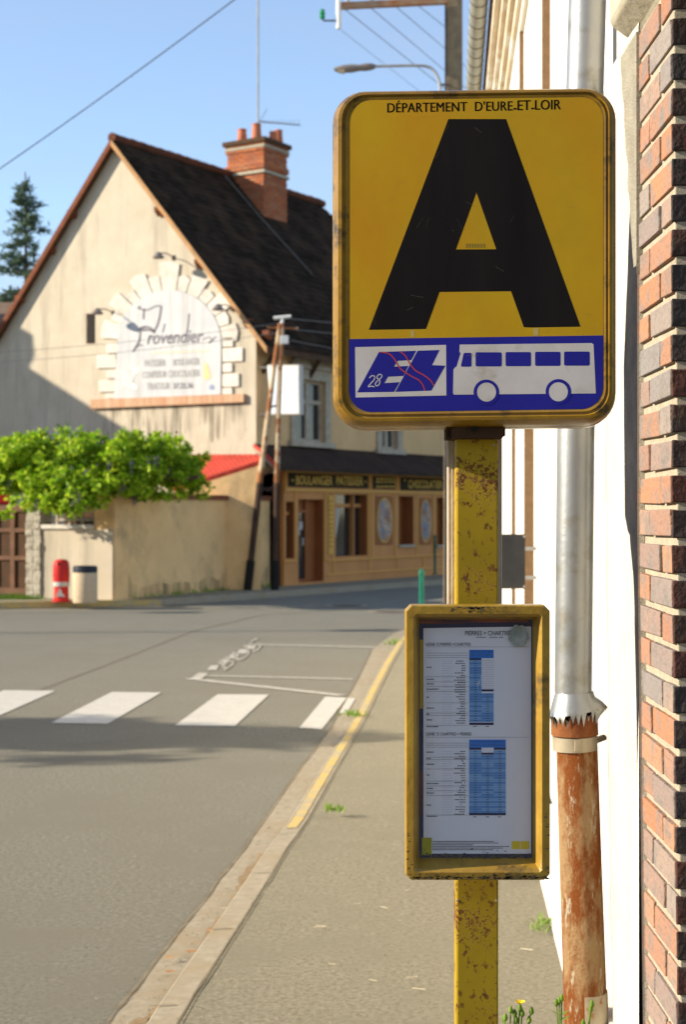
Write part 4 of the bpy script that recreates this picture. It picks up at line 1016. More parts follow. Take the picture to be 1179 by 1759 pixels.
# shop front
def c7(x, y): return (420 + x / 3.1027, 520 + y / 3.1027)
def fz(cx, cy):      # crop pixel -> (s, z) on the shop front plane
    p = fpn(*c7(cx, cy)); return ((p - P0).dot(u), p.z)
fw_ = MB()
def fb(mb, s0, s1, z0, z1, o0, o1, mi=0):
    q = []
    for z in (z0, z1):
        for (s, o) in ((s0, o0), (s1, o0), (s1, o1), (s0, o1)): q.append(bp(0, s, z) + nf * o)
    mb.hexa(q, mi)
def cell_wall(mb, s0, s1, z0, z1, ops, o=0.0, mi=0, dep=.18, rmi=1):
    ss = sorted({s0, s1} | {p[0] for p in ops} | {p[1] for p in ops}); zz = sorted({z0, z1} | {p[2] for p in ops} | {p[3] for p in ops})
    P = lambda s, z, oo: bp(0, s, z) + nf * oo
    for i in range(len(ss) - 1):
        for j in range(len(zz) - 1):
            sm_, zm = (ss[i] + ss[i + 1]) / 2, (zz[j] + zz[j + 1]) / 2
            if any(p[0] < sm_ < p[1] and p[2] < zm < p[3] for p in ops): continue
            mb.poly([P(ss[i], zz[j], o), P(ss[i + 1], zz[j], o), P(ss[i + 1], zz[j + 1], o), P(ss[i], zz[j + 1], o)], mi)
    for a, b, c, d in ops:
        for q in ([(a, c), (a, d)], [(b, c), (b, d)], [(a, d), (b, d)], [(a, c), (b, c)]):
            mb.poly([P(*q[0], o), P(*q[1], o), P(*q[1], o - dep), P(*q[0], o - dep)], rmi)
def span(x0, x1, y0, y1):
    """opening given by its photo edges; heights from its left side"""
    a, zt = fz(x0, y0); b, _ = fz(x1, y0); _, zb = fz(x0, y1); return a, b, zb, zt
w1 = span(272, 425, 405, 738); w2 = (fz(728, 600)[0], fz(812, 600)[0], fz(728, 780)[1], w1[3])
w3 = (w2[0] + (w2[0] - w1[0]) * .95, w2[1] + (w2[0] - w1[0]) * .95, w2[2], w1[3])
cell_wall(fw_, 0, LEN, 2.6, ZE - .02, [w1, w2, w3], 0, 0, .20, 0)
fw_.build('street_wall', M['ochre'], bak)
for (a, b, c_, d) in (w1, w2, w3):
    wm = MB(); t = .07; o0, o1 = -.14, -.08
    fb(wm, a, a + t, c_, d, o0, o1); fb(wm, b - t, b, c_, d, o0, o1); fb(wm, a + t, b - t, d - t, d, o0, o1); fb(wm, a + t, b - t, c_, c_ + t, o0, o1)
    mid = (a + b) / 2; fb(wm, mid - .07, mid + .07, c_ + t, d - t, o0, o1 + .01); zt = c_ + (d - c_) * .62; fb(wm, a + t, mid - .07, zt, zt + .09, o0, o1 + .005); fb(wm, mid + .07, b - t, zt, zt + .09, o0, o1 + .005)
    wo = wm.build('window', M['win_white'], bak)
    wm = MB(); fb(wm, a + t, b - t, c_ + t, d - t, -.16, -.13); wm.build('pane', M['glass'], wo)
    wm = MB(); e = .22; fb(wm, a - e, a, c_, d, 0, .05); fb(wm, b, b + e, c_, d, 0, .05); fb(wm, a - e, b + e, d, d + .24, 0, .055)
    fb(wm, a - e - .05, b + e + .05, d + .24, d + .34, 0, .12)
    P = lambda s, z, oo: bp(0, s, z) + nf * oo
    wm.prism([P(a - e, d + .34, .09), P(b + e, d + .34, .09), P(b + e * .5, d + .48, .09), P((a + b) / 2, d + .62, .09), P(a - e * .5, d + .48, .09)], -nf * .08)
    wm.build('window_surround', M['win_white'], bak, bevel=.01)
    wm = MB(); fb(wm, a - e - .08, b + e + .08, c_ - .12, c_, 0, .12); wm.build('window_sill', M['win_white'], bak)
# eaves board and struts
em = MB(); em.hexa([rp(AR + ov - .03, -.16, -.14), rp(AR + ov - .03, LEN + .2, -.14), rp(AR + ov + .02, LEN + .2, -.14), rp(AR + ov + .02, -.16, -.14), rp(AR + ov - .03, -.16, -.02), rp(AR + ov - .03, LEN + .2, -.02), rp(AR + ov + .02, LEN + .2, -.02), rp(AR + ov + .02, -.16, -.02)])
em.poly([bp(.0, 0, ZE - .03), bp(.0, LEN, ZE - .03), rp(AR + ov, LEN, -.12), rp(AR + ov, 0, -.12)])
em.build('eaves_board', M['dark_wood'], bak)
for s in (.25, 2.05, 3.9, 5.7, 7.5):
    em = MB(); P = lambda o, z: bp(0, s, z) + nf * o
    em.tube([P(.0, ZE - .95), P(.34, ZE - .45)], .055, 6); em.build('eaves_strut', M['dark_wood'], bak)
# brown canopy over the shop
zt1 = 3.20; zb1 = 2.70; co_ = .62
cm = MB(); P = lambda s, z, o: bp(0, s, z) + nf * o
cm.hexa([P(-.05, zb1 + .38, 0), P(LEN, zb1 + .38, 0), P(LEN, zb1 - .06, co_), P(-.05, zb1 - .06, co_), P(-.05, zt1 + .02, 0), P(LEN, zt1 + .02, 0), P(LEN, zb1 + .02, co_), P(-.05, zb1 + .02, co_)])
cm.build('canopy', M['canopy'], bak)
cm = MB(); cm.prism([P(-.055, zb1 - .1, co_ + .02), P(-.055, zb1 + .04, co_ + .02), P(-.055, zt1 + .04, 0), P(-.055, zt1 - .12, 0)], -u * .05); cm.build('canopy_end_board', M['win_white'], bak)
# joinery
so_ = .10
door = span(268, 352, 1068, 1500); side = span(202, 244, 1062, 1365); shw = span(467, 636, 1022, 1355); alc1 = span(805, 884, 1032, 1292); alc2 = span(1008, 1085, 1040, 1292)
zlow = .12
door = (door[0], fz(410, 1300)[0] - .06, zlow + .05, door[3] + .08); alc3 = (alc2[0] + 1.75, alc2[1] + 1.75, alc2[2], alc2[3])
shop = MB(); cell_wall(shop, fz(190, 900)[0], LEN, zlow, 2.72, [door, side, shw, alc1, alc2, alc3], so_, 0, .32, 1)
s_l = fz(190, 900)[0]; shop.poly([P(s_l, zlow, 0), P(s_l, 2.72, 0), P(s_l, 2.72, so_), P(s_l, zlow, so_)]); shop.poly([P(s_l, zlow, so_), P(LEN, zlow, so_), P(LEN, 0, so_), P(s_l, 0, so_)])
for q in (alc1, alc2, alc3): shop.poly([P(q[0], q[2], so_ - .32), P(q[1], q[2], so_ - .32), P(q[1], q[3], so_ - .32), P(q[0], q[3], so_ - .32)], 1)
front = shop.build('shopfront', [M['shop'], M['shop_dark']], bak)
for q in (alc1, alc2, alc3):
    am = MB(); fb(am, q[0] - .03, q[1] + .03, q[2] - .06, q[2], so_, so_ + .05); am.build('alcove_sill', M['win_white'], front)
dm = MB(); fb(dm, door[0] + .06, door[1] - .42, door[2] + .06, door[3] - .3, so_ - .30, so_ - .27); dm.build('door_glass', M['glass'], front)
dm = MB()
a, b = door[0], door[1] - .36
fb(dm, a, a + .06, door[2], door[3], so_ - .3, so_ - .22); fb(dm, b - .06, b, door[2], door[3], so_ - .3, so_ - .22); fb(dm, a + .06, b - .06, door[3] - .3, door[3] - .24, so_ - .3, so_ - .22)
fb(dm, a + .06, b - .06, door[2], door[2] + .06, so_ - .3, so_ - .22); fb(dm, b, door[1], door[2], door[3], so_ - .32, so_ - .24); fb(dm, a + .06, b - .06, door[3] - .24, door[3], so_ - .31, so_ - .28)
dm.build('shop_door', M['shop_dark'], front)
dm = MB(); zm = (door[2] + door[3]) / 2
for k, (dz, ds) in enumerate(((.12, .30), (-.12, .55), (-.3, .25), (.25, .42))): fb(dm, a + ds, a + ds + .14, zm + dz, zm + dz + .18, so_ - .265, so_ - .262)
dm.build('door_notice', M['white'], front)
wm = MB(); fb(wm, side[0], side[1], side[2], side[3], so_ - .2, so_ - .18); wm.build('shop_window_glass', M['glass'], front); wm = MB(); fb(wm, shw[0], shw[1], shw[2], shw[3], so_ - .25, so_ - .23); wm.build('shop_window_glass', M['glass'], front)
# pale curtain behind the show window
wm = MB(); cs_, cz = shw[0], shw[2]; W_ = shw[1] - shw[0]; Hh = shw[3] - shw[2]
wm.prism([P(cs_ + .02, cz + .05, so_ - .215), P(cs_ + .05 + W_ * .12, cz + .05, so_ - .215), P(cs_ + W_ * .28, cz + Hh * .4, so_ - .215), P(cs_ + W_ * .42, cz + Hh * .85, so_ - .215), P(cs_ + .02, cz + Hh * .85, so_ - .215)], -nf * .01)
wm.build('window_curtain', mat('pale_curtain', (.55, .50, .42), (.40, .36, .30), 4, .6, stretch=(6, 6, .4)), front)
wm = MB(); fb(wm, shw[0], shw[1], shw[3] - .30, shw[3] - .22, so_ - .22, so_ - .17); fb(wm, side[0], side[1], side[3] - .30, side[3] - .22, so_ - .17, so_ - .13); fb(wm, shw[1] - W_ * .33, shw[1] - W_ * .30, shw[2], shw[3], so_ - .22, so_ - .1)
wm.build('window_transom', M['shop'], front)
# mouldings
mm = MB(); o0, o1 = so_ + .001, so_ + .022
zf0 = fz(210, 1006)[1]; zf1 = fz(210, 990)[1]
fb(mm, s_l, LEN, zf0, zf1, o0, o1 + .03); fb(mm, s_l, LEN, 2.62, 2.70, o0, o1 + .05)
zp1 = fz(420, 1372)[1]; zp0 = fz(420, 1446)[1]; sr0 = fz(418, 1400)[0]
fb(mm, sr0, LEN, zp1 - .03, zp1, o0, o1 + .02); fb(mm, sr0, LEN, zp0 - .03, zp0, o0, o1)
fb(mm, s_l, side[1] + .08, zp1 + .0, zp1 + .03, o0, o1 + .02)
for x in (455, 645, 795, 935, 1085): s = fz(x, 1400)[0]; fb(mm, s - .02, s + .02, zp0, zp1 - .03, o0, o1)
for x in (250, 410, 450, 645, 660, 785, 900, 990, 1075):
    s = fz(x, 1100)[0]
    if door[0] - .02 < s < door[1]: continue
    fb(mm, s - .018, s + .018, zp1, zf0, o0, o1)
for x in (200, 645, 655, 788, 800, 1072): s = fz(x, 940)[0]; fb(mm, s - .02, s + .02, zf1, 2.62, o0, o1 + .01)
mm.build('moulding', M['shop_line'], front)
P = lambda s, z, o: bp(0, s, z) + nf * o
def fpt(o): return lambda x, y: (lambda p: bp(0, (p - P0).dot(u), p.z) + nf * o)(fpn(*c7(x, y)))
for q, body, tq in ((((210, 898), (634, 918), (634, 992), (212, 982)), 'BOULANGER  PATISSIER', ((248, 972), (608, 977), (248, 922))),
                    (((662, 922), (780, 929), (780, 996), (664, 993)), None, None),
                    (((812, 932), (1064, 942), (1064, 1004), (814, 1001)), 'CHOCOLATIER', ((850, 990), (1032, 993), (850, 946)))):
    mb = MB(); mb.prism([fpt(so_ + .035)(*p) for p in q], -nf * .03); fas = mb.build('fascia_board', M['black_board'], front)
    mb = MB()
    if body:
        put_text(mb, body, fpt(so_ + .038), *tq, bold=.015)
        for (x, y) in (((q[0][0] + 20), 948), ((q[1][0] - 14), 956 if q[1][0] < 700 else 973)): mb.poly([fpt(so_ + .038)(*p) for p in ((x - 6, y), (x, y - 6), (x + 6, y), (x, y + 6))])
    else:
        for yy in (936, 952, 978):
            x = 678
            while x < 768: l = rnd.uniform(8, 20); mb.poly([fpt(so_ + .038)(*p) for p in ((x, yy), (x + l, yy), (x + l, yy + 9), (x, yy + 9))]); x += l + 5
    mb.build('fascia_lettering', M['gold'], front)
# painted panels with ovals, plain generic still lifes
for (x0, x1, y0, y1), sd_ in (((680, 770, 1030, 1292), 1), ((914, 977, 1040, 1290), 2)):
    mb = MB(); mb.poly([fpt(so_ + .02)(*p) for p in ((x0, y1), (x1, y1), (x1, y0 + 4), (x0, y0))]); pa = mb.build('painted_panel', M['shop_dark'], front)
    cx_, cy_ = (x0 + x1) / 2, (y0 + y1) / 2
    mb = MB(); mb.poly([fpt(so_ + .024)(cx_ + (x1 - x0) * .46 * math.cos(k * math.pi / 14), cy_ + (y1 - y0) * .46 * math.sin(k * math.pi / 14)) for k in range(28)]); mb.build('oval_border', M['gold'], pa)
    mb = MB(); mb.poly([fpt(so_ + .028)(cx_ + (x1 - x0) * .41 * math.cos(k * math.pi / 14), cy_ + (y1 - y0) * .43 * math.sin(k * math.pi / 14)) for k in range(28)])
    mb.build('oval_painting', mat('oval_painting_%d' % sd_, (.50, .42, .33), (.30, .13, .07), 4, .7, c3=(.22, .24, .28), s3=3, lo3=.5, hi3=.6, spec=.05), pa)
mb = MB(); mb.poly([fpt(so_ + .02)(*p) for p in ((427, 1340), (448, 1340), (448, 1030), (427, 1030))]); pa = mb.build('tall_panel', M['gold'], front)
mb = MB()
for k in range(11): mb.poly([fpt(so_ + .024)(437 + 6 * math.cos(a), 1060 + k * 24 + 7 * math.sin(a)) for a in range(6)])
mb.build('panel_ornament', M['shop_dark'], pa)
# hanging lightbox
hb = MB()
c8 = lambda x, y: (420 + x / 7.331, 530 + y / 7.331)
hp = plane_fn(P0 - u * .05 + V(0, 0, 0), -u)
pts_ = [hp(*c8(*p)) for p in ((330, 1345), (700, 1340), (690, 712), (282, 712))]
hb.prism(pts_, u * .16); hl_ = hb.build('hanging_sign', M['white'], bak, bevel=.015)
hb = MB(); cpt = sum(pts_, V(0, 0, 0)) / 4; hb.poly([cpt + (p - cpt) * .93 - u * .006 for p in pts_]); hb.build('sign_face', M['lightbox'], hl_)
hb = MB()
for y in (745, 1340):
    A = hp(*c8(165, y)); B_ = hp(*c8(300, y)); hb.tube([A + u * .08, B_ + u * .08], .03, 8)
hb.build('sign_bar', M['lead'], hl_)
# chimney
ca, cbz = 1.02, 4.39
def cp(t, q_, z): return bp(AR - ca + t, cbz + q_, z)
cw, cl_ = 1.137, 1.033
ch = MB()
ch.hexa([cp(.01, .01, 7.8), cp(cw - .01, .01, 7.8), cp(cw - .01, cl_ - .01, 7.8), cp(.01, cl_ - .01, 7.8), cp(.01, .01, 11.02), cp(cw - .01, .01, 11.02), cp(cw - .01, cl_ - .01, 11.02), cp(.01, cl_ - .01, 11.02)], 0)
zc_ = 8.2; k = 0
while zc_ < 11.0:
    o = .0 + (.035 if 10.82 < zc_ or 10.36 < zc_ < 10.50 else 0)
    hb_ = .062
    for face in range(2):
        L = cw if face == 0 else cl_; x = -o + (0 if k % 2 else -.11)
        while x < L + o:
            x0, x1 = max(x, -o), min(x + .215, L + o)
            if x1 - x0 > .03:
                if face == 0: q = [cp(x0, -.006 - o, zc_), cp(x1, -.006 - o, zc_), cp(x1, .03, zc_), cp(x0, .03, zc_)]
                else: q = [cp(-.006 - o, x0, zc_), cp(-.006 - o, x1, zc_), cp(.03, x1, zc_), cp(.03, x0, zc_)]
                ch.hexa(q + [p + V(0, 0, hb_) for p in q], 1)
            x += .227
    zc_ += .075; k += 1
chim = ch.build('chimney', [mat('chimney_mortar', (.34, .18, .10), (.26, .13, .08), 9, .9), M['brick_c']], roof)
for z0, z1, o in ((11.02, 11.13, .09), (10.90, 10.96, .05), (10.25, 10.32, .045)):
    cm = MB(); q = [cp(-o, -o, z0), cp(cw + o, -o, z0), cp(cw + o, cl_ + o, z0), cp(-o, cl_ + o, z0)]; cm.hexa(q + [p + V(0, 0, z1 - z0) for p in q])
    cm.build('chimney_band' if z0 < 11 else 'chimney_cap', M['corbel'] if z0 < 11 else M['dark_wood'], roof)
cm = MB()
q = [cp(-.12, -.10, 8.28), cp(-.12, cl_ + .05, 8.28), cp(-.03, cl_ + .05, 8.62), cp(-.03, -.10, 8.62)]; cm.hexa([p - V(0, 0, 0) for p in q] + [p + nf * .03 for p in q])
for t in (0.0,): A = cp(-.1, -.04, 8.5); B_ = cp(cw + .3, -.04, 9.95); cm.tube([A, B_], .05, 6)
cm.build('chimney_flashing', M['lead'], roof)
for (t, q_, h_, r_) in ((.85, .25, .36, .13), (.36, .2, .42, .13), (.10, .55, .26, .11), (.12, .82, .36, .12), (.55, .75, .15, .10)):
    c = cp(t, q_, 11.13); cm = MB(); cm.lathe(c, [(-.02, r_ * 1.05), (h_ * .5, r_ * .9), (h_ * .92, r_ * .82), (h_ * .93, r_ * .9), (h_, r_ * .9), (h_ + .001, r_ * .6)], 14); cm.build('chimney_pot', M['pot'], roof, smooth=True)
# cable down the tiles
cm = MB(); cm.tube([rp(.15, 3.95, .07), rp(1.2, 4.15, .06), rp(2.4, 4.5, .06)], .02, 6); cm.build('roof_cable', M['lead'], roof)
# aerial mast
an = MB(); c = cp(.62, .62, 11.1); an.tube([c, V(c.x, c.y, 16.5)], .028, 6)
zz = H + (CY - 209) / F * c.y; an.tube([V(c.x, c.y, zz), V(c.x + 1.08, c.y + .3, zz - .02)], .018, 6); an.tube([V(c.x + .05, c.y, zz), V(c.x + .24, c.y, zz + .33)], .010, 6)
for k in range(9): X0 = c.x + .16 + k * .11; an.tube([V(X0, c.y - .16, zz), V(X0, c.y + .25, zz)], .008, 4)
an.build('aerial', M['grey_metal'], bak)

# ---------------------------------------------------------------- outbuilding, garden wall, gate, pillar, wisteria
C0 = V(-4.26, 28.07, .12)                             # corner where the low wall turns along the street
gd = V(-1.62 - C0.x, 33.4 - C0.y, 0); GL = gd.length; gd.normalize(); gn = V(gd.y, -gd.x, 0)
def gw(s, z, o=0.0): return V(C0.x, C0.y, 0) + gd * s + gn * o + V(0, 0, z)
def gbox(mb, s0, s1, z0, z1, o0, o1, mi=0): mb.hexa([gw(s0, z0, o0), gw(s1, z0, o0), gw(s1, z0, o1), gw(s0, z0, o1), gw(s0, z1, o0), gw(s1, z1, o0), gw(s1, z1, o1), gw(s0, z1, o1)], mi)
gwt = thing('garden_wall', C0, 'tan rendered garden wall with a red brick coping running up to the bakery corner', 'wall')
m1 = MB(); gbox(m1, .45, GL, .0, 2.0, -.22, 0); m1.build('wall', M['gwall'], gwt)
m1 = MB(); s_ = .46; pz = .55
while s_ < GL - .1:
    nz2 = .18 + .75 * abs(noise.noise(V(s_ * 1.1, 7, 0))); m1.poly([gw(s_, .13, .006), gw(s_ + .12, .13, .006), gw(s_ + .12, .13 + nz2, .006), gw(s_, .13 + pz, .006)]); pz = nz2; s_ += .12
m1.build('damp_band', M['damp'], gwt)
m1 = MB(); gbox(m1, 0, .45, 0, 2.10, -.42, .025); m1.build('end_pier', M['gwall'], gwt, bevel=.01)
m1 = MB(); gbox(m1, .45, GL, 2.0, 2.10, -.27, .05); m1.build('coping', M['brick_red'], gwt, bevel=.008)
lwt = thing('low_wall', C0 + V(-.8, .3, 0), 'cream low wall behind the red hydrant with a grey grille above its sill', 'wall')
ld = V(-1.5, .75, 0).normalized(); ln = V(-ld.y, ld.x, 0)
def lw(s, z, o=0.0):
    return V(C0.x - .02, C0.y - .02, 0) + ld * s + V(0, 0, z) - V(-ld.y, ld.x, 0) * -o
def lbox(mb, s0, s1, z0, z1, o0, o1, mi=0): mb.hexa([lw(s0, z0, o0), lw(s1, z0, o0), lw(s1, z0, o1), lw(s0, z0, o1), lw(s0, z1, o0), lw(s1, z1, o0), lw(s1, z1, o1), lw(s0, z1, o1)], mi)
LW = 1.62
m1 = MB(); lbox(m1, .0, LW, 0, 1.43, -.24, 0); m1.build('wall', M['plaster'], lwt)
m1 = MB(); lbox(m1, .42, LW, 1.43, 1.51, -.28, .05); m1.build('sill', M['stone'], lwt, bevel=.01)
m1 = MB(); lbox(m1, .0, .40, 1.43, 2.05, -.24, -.002); m1.build('wall_pier', M['gwall'], lwt)
m1 = MB()
for z in (1.58, 1.78, 2.0): lbox(m1, .40, LW, z, z + .05, -.13, -.10)
for k in range(5): s = .45 + k * .29; lbox(m1, s, s + .045, 1.51, 2.05, -.14, -.09)
m1.build('grille', M['win_white'], lwt)
m1 = MB(); lbox(m1, .40, LW, 1.51, 2.1, -.8, -.7); m1.build('dark_shutter', M['dark_wood'], lwt)
gpl = MB()
for i in range(14):
    z0 = .12 + i * .131
    for j in range(2):
        a0 = LW + .005 + j * .18 + rnd.uniform(-.01, .01); gpl_o = rnd.uniform(0, .025)
        lbox(gpl, a0, a0 + .17, z0, z0 + .12 + rnd.uniform(-.01, .005), -.32, .04 + gpl_o)
lbox(gpl, LW + .01, LW + .35, 0, 1.96, -.30, .035)
c = lw(LW + .18, .12); gpl.build('stone_gate_pillar', M['stone_grey'], label='rough grey rubble stone pillar between the brown gate and the low wall', cat='pillar', bevel=.012)
gg = thing('wooden_gate', lw(LW + 1.2, .1, -.2), 'dark brown panelled wooden gate at the left edge beside the stone pillar', 'gate')
m1 = MB(); lbox(m1, LW + .37, LW + 2.6, .16, 1.86, -.24, -.20); m1.build('gate_leaf', M['gate'], gg)
m1 = MB()
for z0, z1 in ((.16, .28), (.82, .90), (1.36, 1.44), (1.76, 1.88)): lbox(m1, LW + .37, LW + 2.6, z0, z1, -.20, -.16)
for k in range(6): s = LW + .37 + k * .42; lbox(m1, s, s + .10, .28, 1.76, -.20, -.157)
m1.build('gate_rail', mat('gate_rail', (.17, .09, .055), (.12, .065, .04), 4, .7), gg)
# outbuilding with red tiles
ob = thing('outbuilding', bp(1.5, -1.0, .1), 'small tan outbuilding with a red tiled lean-to roof against the bakery gable', 'outbuilding')
A = at(449, 794, 31.6); B1 = at(300, 841, 31.9); Cc = at(250, 785, 33.6) ; D = at(443, 784, 32.5)
m1 = MB(); m1.poly([A - V(0, 0, .06), B1 - V(0, 0, .06), V(B1.x, B1.y, 0), V(A.x, A.y, 0)]); m1.poly([A - V(0, 0, .06), V(A.x, A.y, 0), V(D.x, D.y, 0), D - V(0, 0, .06)])
m1.build('wall', M['gwall'], ob)
m1 = MB(); NR = 22
for i in range(NR):
    t0, t1_ = i / NR, (i + .8) / NR; tm = (t0 + t1_) / 2
    a_, b_2, c_1, d_1 = D.lerp(A, 0), 0, 0, 0
    p = [D.lerp(Cc, t0), D.lerp(Cc, t1_), A.lerp(B1, t1_), A.lerp(B1, t0)]
    m1.hexa([q - V(0, 0, .05) for q in p] + [q + V(0, 0, .045) for q in p])
m1.hexa([q - V(0, 0, .06) for q in (D, Cc, B1, A)] + [q + V(0, 0, .005) for q in (D, Cc, B1, A)])
m1.build('red_roof', M['red_tile'], ob)
m1 = MB(); m1.tube([at(437, 766, 31.9), at(450, 776, 31.7), at(474, 800, 31.6)], .04, 6); m1.build('roof_strut', M['red_tile'], ob)

# wisteria: leaf clusters over an uneven canopy
wis = thing('wisteria', C0 + V(-1.2, 1, 0), 'bright green wisteria spilling over the garden wall and the low wall', 'shrub')
lf = MB()
def leaf(mb, p, s, r, droop=.3):
    d = V(r.gauss(0, 1), r.gauss(0, 1), r.gauss(0, .6) - droop).normalized(); w_ = d.cross(V(r.gauss(0, 1), r.gauss(0, 1), r.gauss(0, 1))).normalized()
    L = s * r.uniform(.7, 1.3); W2 = L * .28
    mb.poly([p, p + d * L * .5 + w_ * W2, p + d * L, p + d * L * .5 - w_ * W2])
rw = random.Random(11)
blobs = []
for (px, py, Y, rx, rz) in ((18, 800, 28.3, .55, .40), (60, 778, 28.0, .55, .36), (95, 815, 27.6, .62, .52), (140, 785, 27.9, .60, .40), (150, 838, 27.2, .42, .24), (190, 800, 27.7, .66, .50), (235, 790, 28.0, .62, .46),
                            (265, 770, 28.6, .50, .28), (283, 806, 28.6, .55, .34), (312, 808, 29.0, .44, .34), (338, 828, 29.2, .24, .18), (60, 845, 27.6, .40, .28), (110, 868, 27.1, .42, .22), (215, 822, 27.6, .38, .18), (0, 835, 28.4, .35, .22), (250, 845, 28.4, .5, .14), (30, 760, 28.6, .3, .16), (160, 762, 28.3, .35, .16)):
    blobs.append((at(px, py, Y), rx, rz))
for (c, rx, rz) in blobs:
    n = int(3600 * rx * rz / .25)
    subs = [c + V(rw.gauss(0, .50) * rx, rw.gauss(0, .5) * rx, rw.gauss(0, .46) * rz) for _ in range(max(8, int(70 * rx * rz / .25)))]
    for _ in range(n):
        q = rw.choice(subs); a = V(rw.gauss(0, 1), rw.gauss(0, 1), rw.gauss(0, 1)).normalized() * rw.uniform(.02, .13)
        leaf(lf, q + a, .10, rw)
for _ in range(9):      # loose shoots
    c, rx, rz = rw.choice(blobs); p = c + V(rw.uniform(-.5, .5), rw.uniform(-.5, .1), rz * .8); d = V(rw.uniform(-.5, .5), rw.uniform(-.3, .2), rw.uniform(.2, 1)).normalized()
    for k in range(14): leaf(lf, p + d * k * .016 * 1.2 + V(0, 0, -.0015 * k * k), .08, rw)
lf.build('foliage', M['leaf'], wis, smooth='leaf')
fl_ = MB()
for _ in range(34):
    c, rx, rz = rw.choice(blobs); p = c + V(rw.uniform(-.8, .8) * rx, -rx * rw.uniform(.5, .95), rw.uniform(-.5, .3) * rz)
    for k in range(26): leaf(fl_, p + V(rw.gauss(0, .022), rw.gauss(0, .022), -k * .009), .045, rw)
fl_.build('blossom', M['mauve'], wis, smooth='leaf')
tk = MB()
for a_, b_2 in (((205, 850), (190, 800)), ((215, 1000), (205, 850)), ((205, 850), (120, 830)), ((205, 850), (280, 825)), ((120, 830), (40, 815)), ((280, 825), (340, 820))):
    A = at(*a_, 28.6); B_ = at(*b_2, 28.4); M_ = A.lerp(B_, .5) + V(rw.uniform(-.06, .06), .05, rw.uniform(-.06, .06)); tk.tube([A, M_, B_], [.05, .042, .034], 7)
tk.build('stem', M['bark'], wis, smooth=True)
# ivy patch on the wall head
# red shutter glimpsed at the far left behind the wisteria
rs = MB(); a = at(-25, 868, 30.5); b = at(14, 838, 30.5); rs.box(a.x, b.x, 30.5, 30.6, a.z, b.z); rs.box(a.x, b.x - .02, 30.45, 30.5, a.z + .03, a.z + .08); rs.box(b.x - .06, b.x, 30.47, 30.5, 0.1, b.z)
rs.build('red_panel', M['hyd_red'], label='dark red panel glimpsed at the far left under the wisteria', cat='panel')

# hydrant
hc = gr(105, 1034, .12); hy = thing('fire_hydrant', hc, 'short red fire hydrant with a white band beside the concrete bin', 'hydrant')
r0 = 14.2 / F * hc.y; ht = 73 / F * hc.y; k_ = ht
m1 = MB(); m1.lathe(hc, [(0, r0 * 1.1), (.03, r0 * 1.1), (.05 , r0 * .92), (k_ * .36, r0 * .85)], 20); m1.build('base', M['hyd_red'], hy, smooth=True)
m1 = MB(); m1.lathe(hc, [(k_ * .36, r0 * .9), (k_ * .37, r0 * 1.0), (k_ * .46, r0 * 1.0), (k_ * .47, r0 * .9)], 20); m1.build('white_band', M['white'], hy, smooth=True)
m1 = MB(); m1.lathe(hc, [(k_ * .47, r0 * .96), (k_ * .60, r0 * 1.03), (k_ * .86, r0 * .98), (k_ * .93, r0 * .90), (k_ * .98, r0 * .70), (k_, r0 * .3)], 20); m1.build('hood', M['hyd_red'], hy, smooth=True)
m1 = MB(); c = hc + V(-.02, -r0 * .98, k_ * .90); m1.tube([c, c + V(0, -.02, 0)], .025, 12); m1.build('lock', M['tar'], hy)
m1 = MB(); y_ = hc.y - r0 * .93; m1.prism([V(hc.x + dx, y_, hc.z + z) for dx, z in ((-.10, .10), (.10, .10), (.05, .15), (0, .26), (-.05, .15))], V(0, -.012, 0)); m1.build('white_mark', M['white'], hy)
# bin
bc = gr(146, 1035.5, .12); bn = thing('litter_bin', bc, 'round beige concrete litter bin with a dark rim beside the red hydrant', 'litter bin')
r1 = 21 / F * bc.y; h1 = 63 / F * bc.y
m1 = MB(); m1.lathe(bc, [(0, r1 * .97), (.02, r1), (h1 * .8, r1), (h1 * .82, r1 * .97)], 28); m1.build('bin_body', M['bin'], bn, smooth=True)
m1 = MB(); m1.lathe(bc, [(h1 * .80, r1 * .90), (h1 * .83, r1 * 1.0), (h1 * .96, r1 * 1.0), (h1, r1 * .94), (h1 * .98, r1 * .85), (h1 * .85, r1 * .8)], 28); m1.build('bin_rim', M['bin_dark'], bn, smooth=True)

# weeds and grass
def tuft(name, loc, n, s, label, cat='weed', seed=1, group=None):
    r = random.Random(seed); mb = MB()
    for _ in range(n):
        p = V(loc[0], loc[1], loc[2]) + V(r.gauss(0, s * .45), r.gauss(0, s * .45), 0); d = V(r.gauss(0, .5), r.gauss(0, .5), 1).normalized(); w_ = V(r.uniform(-1, 1), r.uniform(-1, 1), 0).normalized() * s * .05
        L = s * r.uniform(.3, .9); mb.poly([p - w_, p + w_, p + d * L * .6 + w_ * .8 + V(0, 0, .0), p + d * L + V(d.x, d.y, -.4) * L * .25, p + d * L * .6 - w_ * .8])
    return mb.build(name, M['grass'], smooth='leaf', label=label, cat=cat, group=group)
tuft('grass_tuft', gr(607, 1230, .03), 60, .10, 'green grass tuft on the kerb where the crosswalk ends', seed=2)
tuft('grass_tuft', gr(572, 1393, .06), 60, .07, 'small green tuft beside the yellow kerb line near the kerb bend', seed=3)
tuft('grass_tuft', gr(677, 1108, .05), 50, .13, 'far green tuft on the kerb level with the top of the timetable', seed=4)
tuft('grass_tuft', gr(936, 1588, .08), 40, .06, 'thin grass tuft against the white wall foot behind the post', seed=5)
tuft('grass_tuft', gr(925, 1597, .08), 20, .05, 'tiny pale tuft on the pavement left of the white wall foot', seed=6)
r_ = random.Random(5); wm = MB()
